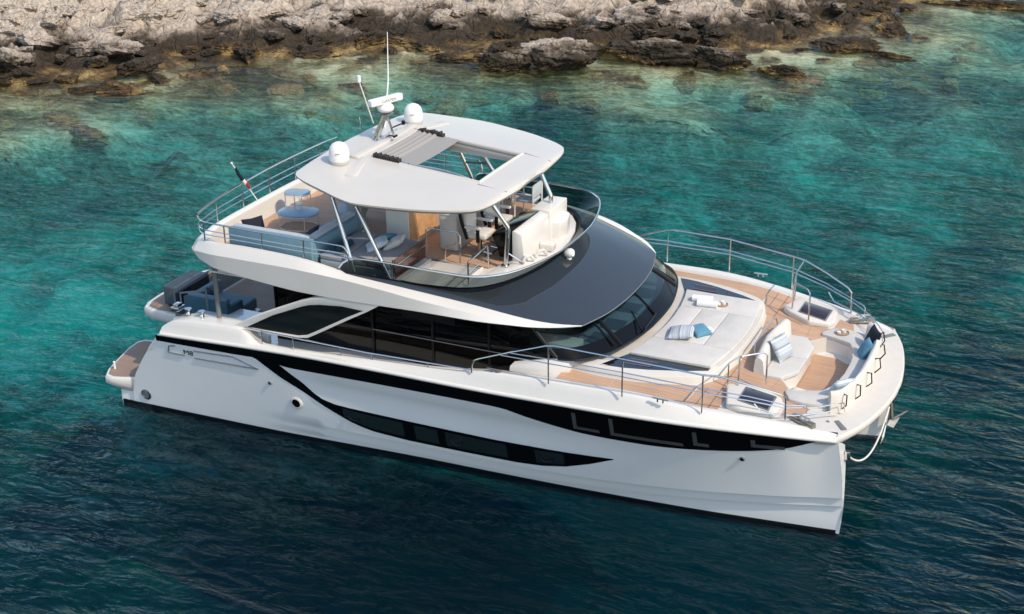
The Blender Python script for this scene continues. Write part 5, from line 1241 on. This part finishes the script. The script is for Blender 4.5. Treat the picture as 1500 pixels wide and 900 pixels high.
for x in (-.5, .45):
    for y in (-1.6, .7): MB().box(x-.03, x+.03, y-.03, y+.03, 0, .68).build('leg', GEL, dt, local=True)
def bar_stool(loc, rz, label):
    t = empty('deck_chair', loc, label, 'chair', None, rz)
    MB().box(-.24, .24, -.26, .26, .42, .50).build('seat', SOFALIGHT, t, local=True, bevel=.02)
    MB().box(-.27, -.22, -.26, .26, .55, .90).build('backrest', SOFALIGHT, t, local=True, bevel=.02)
    for s in (-1, 1):
        MB().tube([(.25, s*.28, 0), (.25, s*.28, .66), (-.25, s*.28, .66), (-.27, s*.28, .9), (-.25, s*.28, 0)], .022, 6).build('side_frame', GEL, t, local=True)
bar_stool((9.95, 2.25, DZ), R(180), 'white framed deck chair beside the far end of the flybridge console')
bar_stool((9.0, 2.45, DZ), R(180), 'white framed deck chair behind the helm seats on the far side')

# cockpit furniture
cs = empty('cockpit_sofa', (2.7, -1.2, 1.71), 'teal outdoor sofa under the flybridge overhang in the stern cockpit', 'sofa')
MB().box(2.02, 3.40, -2.02, -1.90, 1.79, 2.52).build('back_panel', CKDARK, cs, bevel=.03)
MB().box(3.30, 3.42, -1.90, -1.35, 1.79, 2.40).build('arm_panel', CKDARK, cs, bevel=.03)
MB().box(2.04, 3.28, -1.89, -1.70, 2.05, 2.55).build('back_cushion', CKLIGHT, cs, bevel=.05, seg=3)
MB().box(2.04, 3.28, -1.69, -.55, 1.82, 2.12).build('seat_cushion', CKLIGHT, cs, bevel=.05, seg=3)
MB().box(2.02, 2.2, -1.69, -.55, 1.82, 2.48).build('back_cushion', CKLIGHT, cs, bevel=.05, seg=3)
MB().box(2.04, 3.40, -2.0, -.57, 1.74, 1.81).build('frame', GEL, cs, bevel=.01)
for x in (2.1, 3.34):
    for y in (-1.96, -.62): MB().box(x-.03, x+.03, y-.03, y+.03, 1.711, 1.75).build('leg', GREYTRIM, cs)
pillow('pillow', (2.52, -1.42, 2.34), R(40), R(55), .52, .52, NAVY, 'black pillow on the teal sofa in the stern cockpit', t=.10)
pillow('pillow', (2.85, -1.50, 2.30), R(70), R(50), .44, .44, TEAL, 'blue pillow beside the black one on the cockpit sofa', t=.09)
cv = empty('deck_ottoman', (1.04, -.62, 1.711), 'dark slate cushioned bench on the stern terrace behind the rail', 'bench')
MB().box(-.30, .30, -.64, .64, .06, .60).build('bench_body', SLATE, cv, local=True, bevel=.05, seg=3)
MB().box(-.24, .24, -.55, .55, 0, .06).build('plinth', BLACKM, cv, local=True)
lounge_chair((4.55, -2.1, 1.711), R(160), 'pale blue rounded armchair in the shaded cockpit by the side wing', CKLIGHT)
lounge_chair((4.2, .1, 1.711), R(180), 'pale blue armchair in the middle of the shaded cockpit', CKLIGHT)

# ensign on its staff, furled
en = empty('ensign', (3.66, -.62, 4.94), 'furled red white and dark blue ensign on a short staff at the aft flybridge rail', 'flag')
MB().tube([(3.68, -.70, 4.94), (3.50, -1.40, 6.12)], .016, 6).lathe([(0, 0), (.03, 0), (.03, .04), (0, .05)], (3.50, -1.40, 6.11), 8).build('staff', WHITEPLASTIC, en)
MB().tube([(3.53, -1.30, 5.98), (3.55, -1.23, 5.80), (3.58, -1.12, 5.62)], [.03, .045, .05], 8).build('flag_cloth', NAVY, en)
MB().tube([(3.58, -1.12, 5.62), (3.60, -1.06, 5.52), (3.61, -1.0, 5.46)], [.05, .055, .04], 8).build('flag_cloth', WHITEF, en)
MB().tube([(3.63, -1.06, 5.53), (3.65, -.99, 5.42), (3.64, -.93, 5.34)], [.035, .045, .02], 8).build('flag_cloth', REDF, en)

# anchor and bridle at the far bow
an = empty('anchor', (19.62, 2.2, .55), 'galvanised anchor hanging from its roller at the far bow', 'anchor')
MB().tube([(19.50, 2.25, 1.15), (19.58, 2.2, .62)], .05, 8).build('shank', STEELD, an)
MB().add([(19.56, 2.2, .66), (19.76, 2.28, .66), (19.66, 2.10, .44), (19.60, 2.22, .40), (19.5, 2.06, .5)], [(0, 1, 2), (0, 2, 4), (1, 3, 2), (0, 4, 3), (0, 3, 1), (2, 3, 4)]).tube([(19.6, 2.2, .6), (19.92, 2.36, .84)], [.035, .02], 6).build('fluke', STEELD, an)
MB().box(19.42, 19.6, 2.1, 2.38, 1.10, 1.22).tube([(19.5, 2.25, 1.2), (19.5, 2.1, 1.5), (19.45, 1.9, 1.9)], .02, 6).build('roller_bracket', BLACKM, an, bevel=.02)
rp = empty('bridle_rope', (19.5, 0, 1.0), 'slack white rope hung between the two bows', 'rope')
a, b = Vector((19.46, -2.46, 2.0)), Vector((19.50, 2.15, .95))
MB().tube([a.lerp(b, t)+Vector((.05*math.sin(math.pi*t), 0, -.62*(1-(2*t-1)**2))) for t in frange(0, 1, 20)], .022, 8).build('rope', ROPE, rp)
MB().box(19.40, 19.52, -2.52, -2.40, 1.9, 2.1).build('shackle', STEEL, rp, bevel=.02)
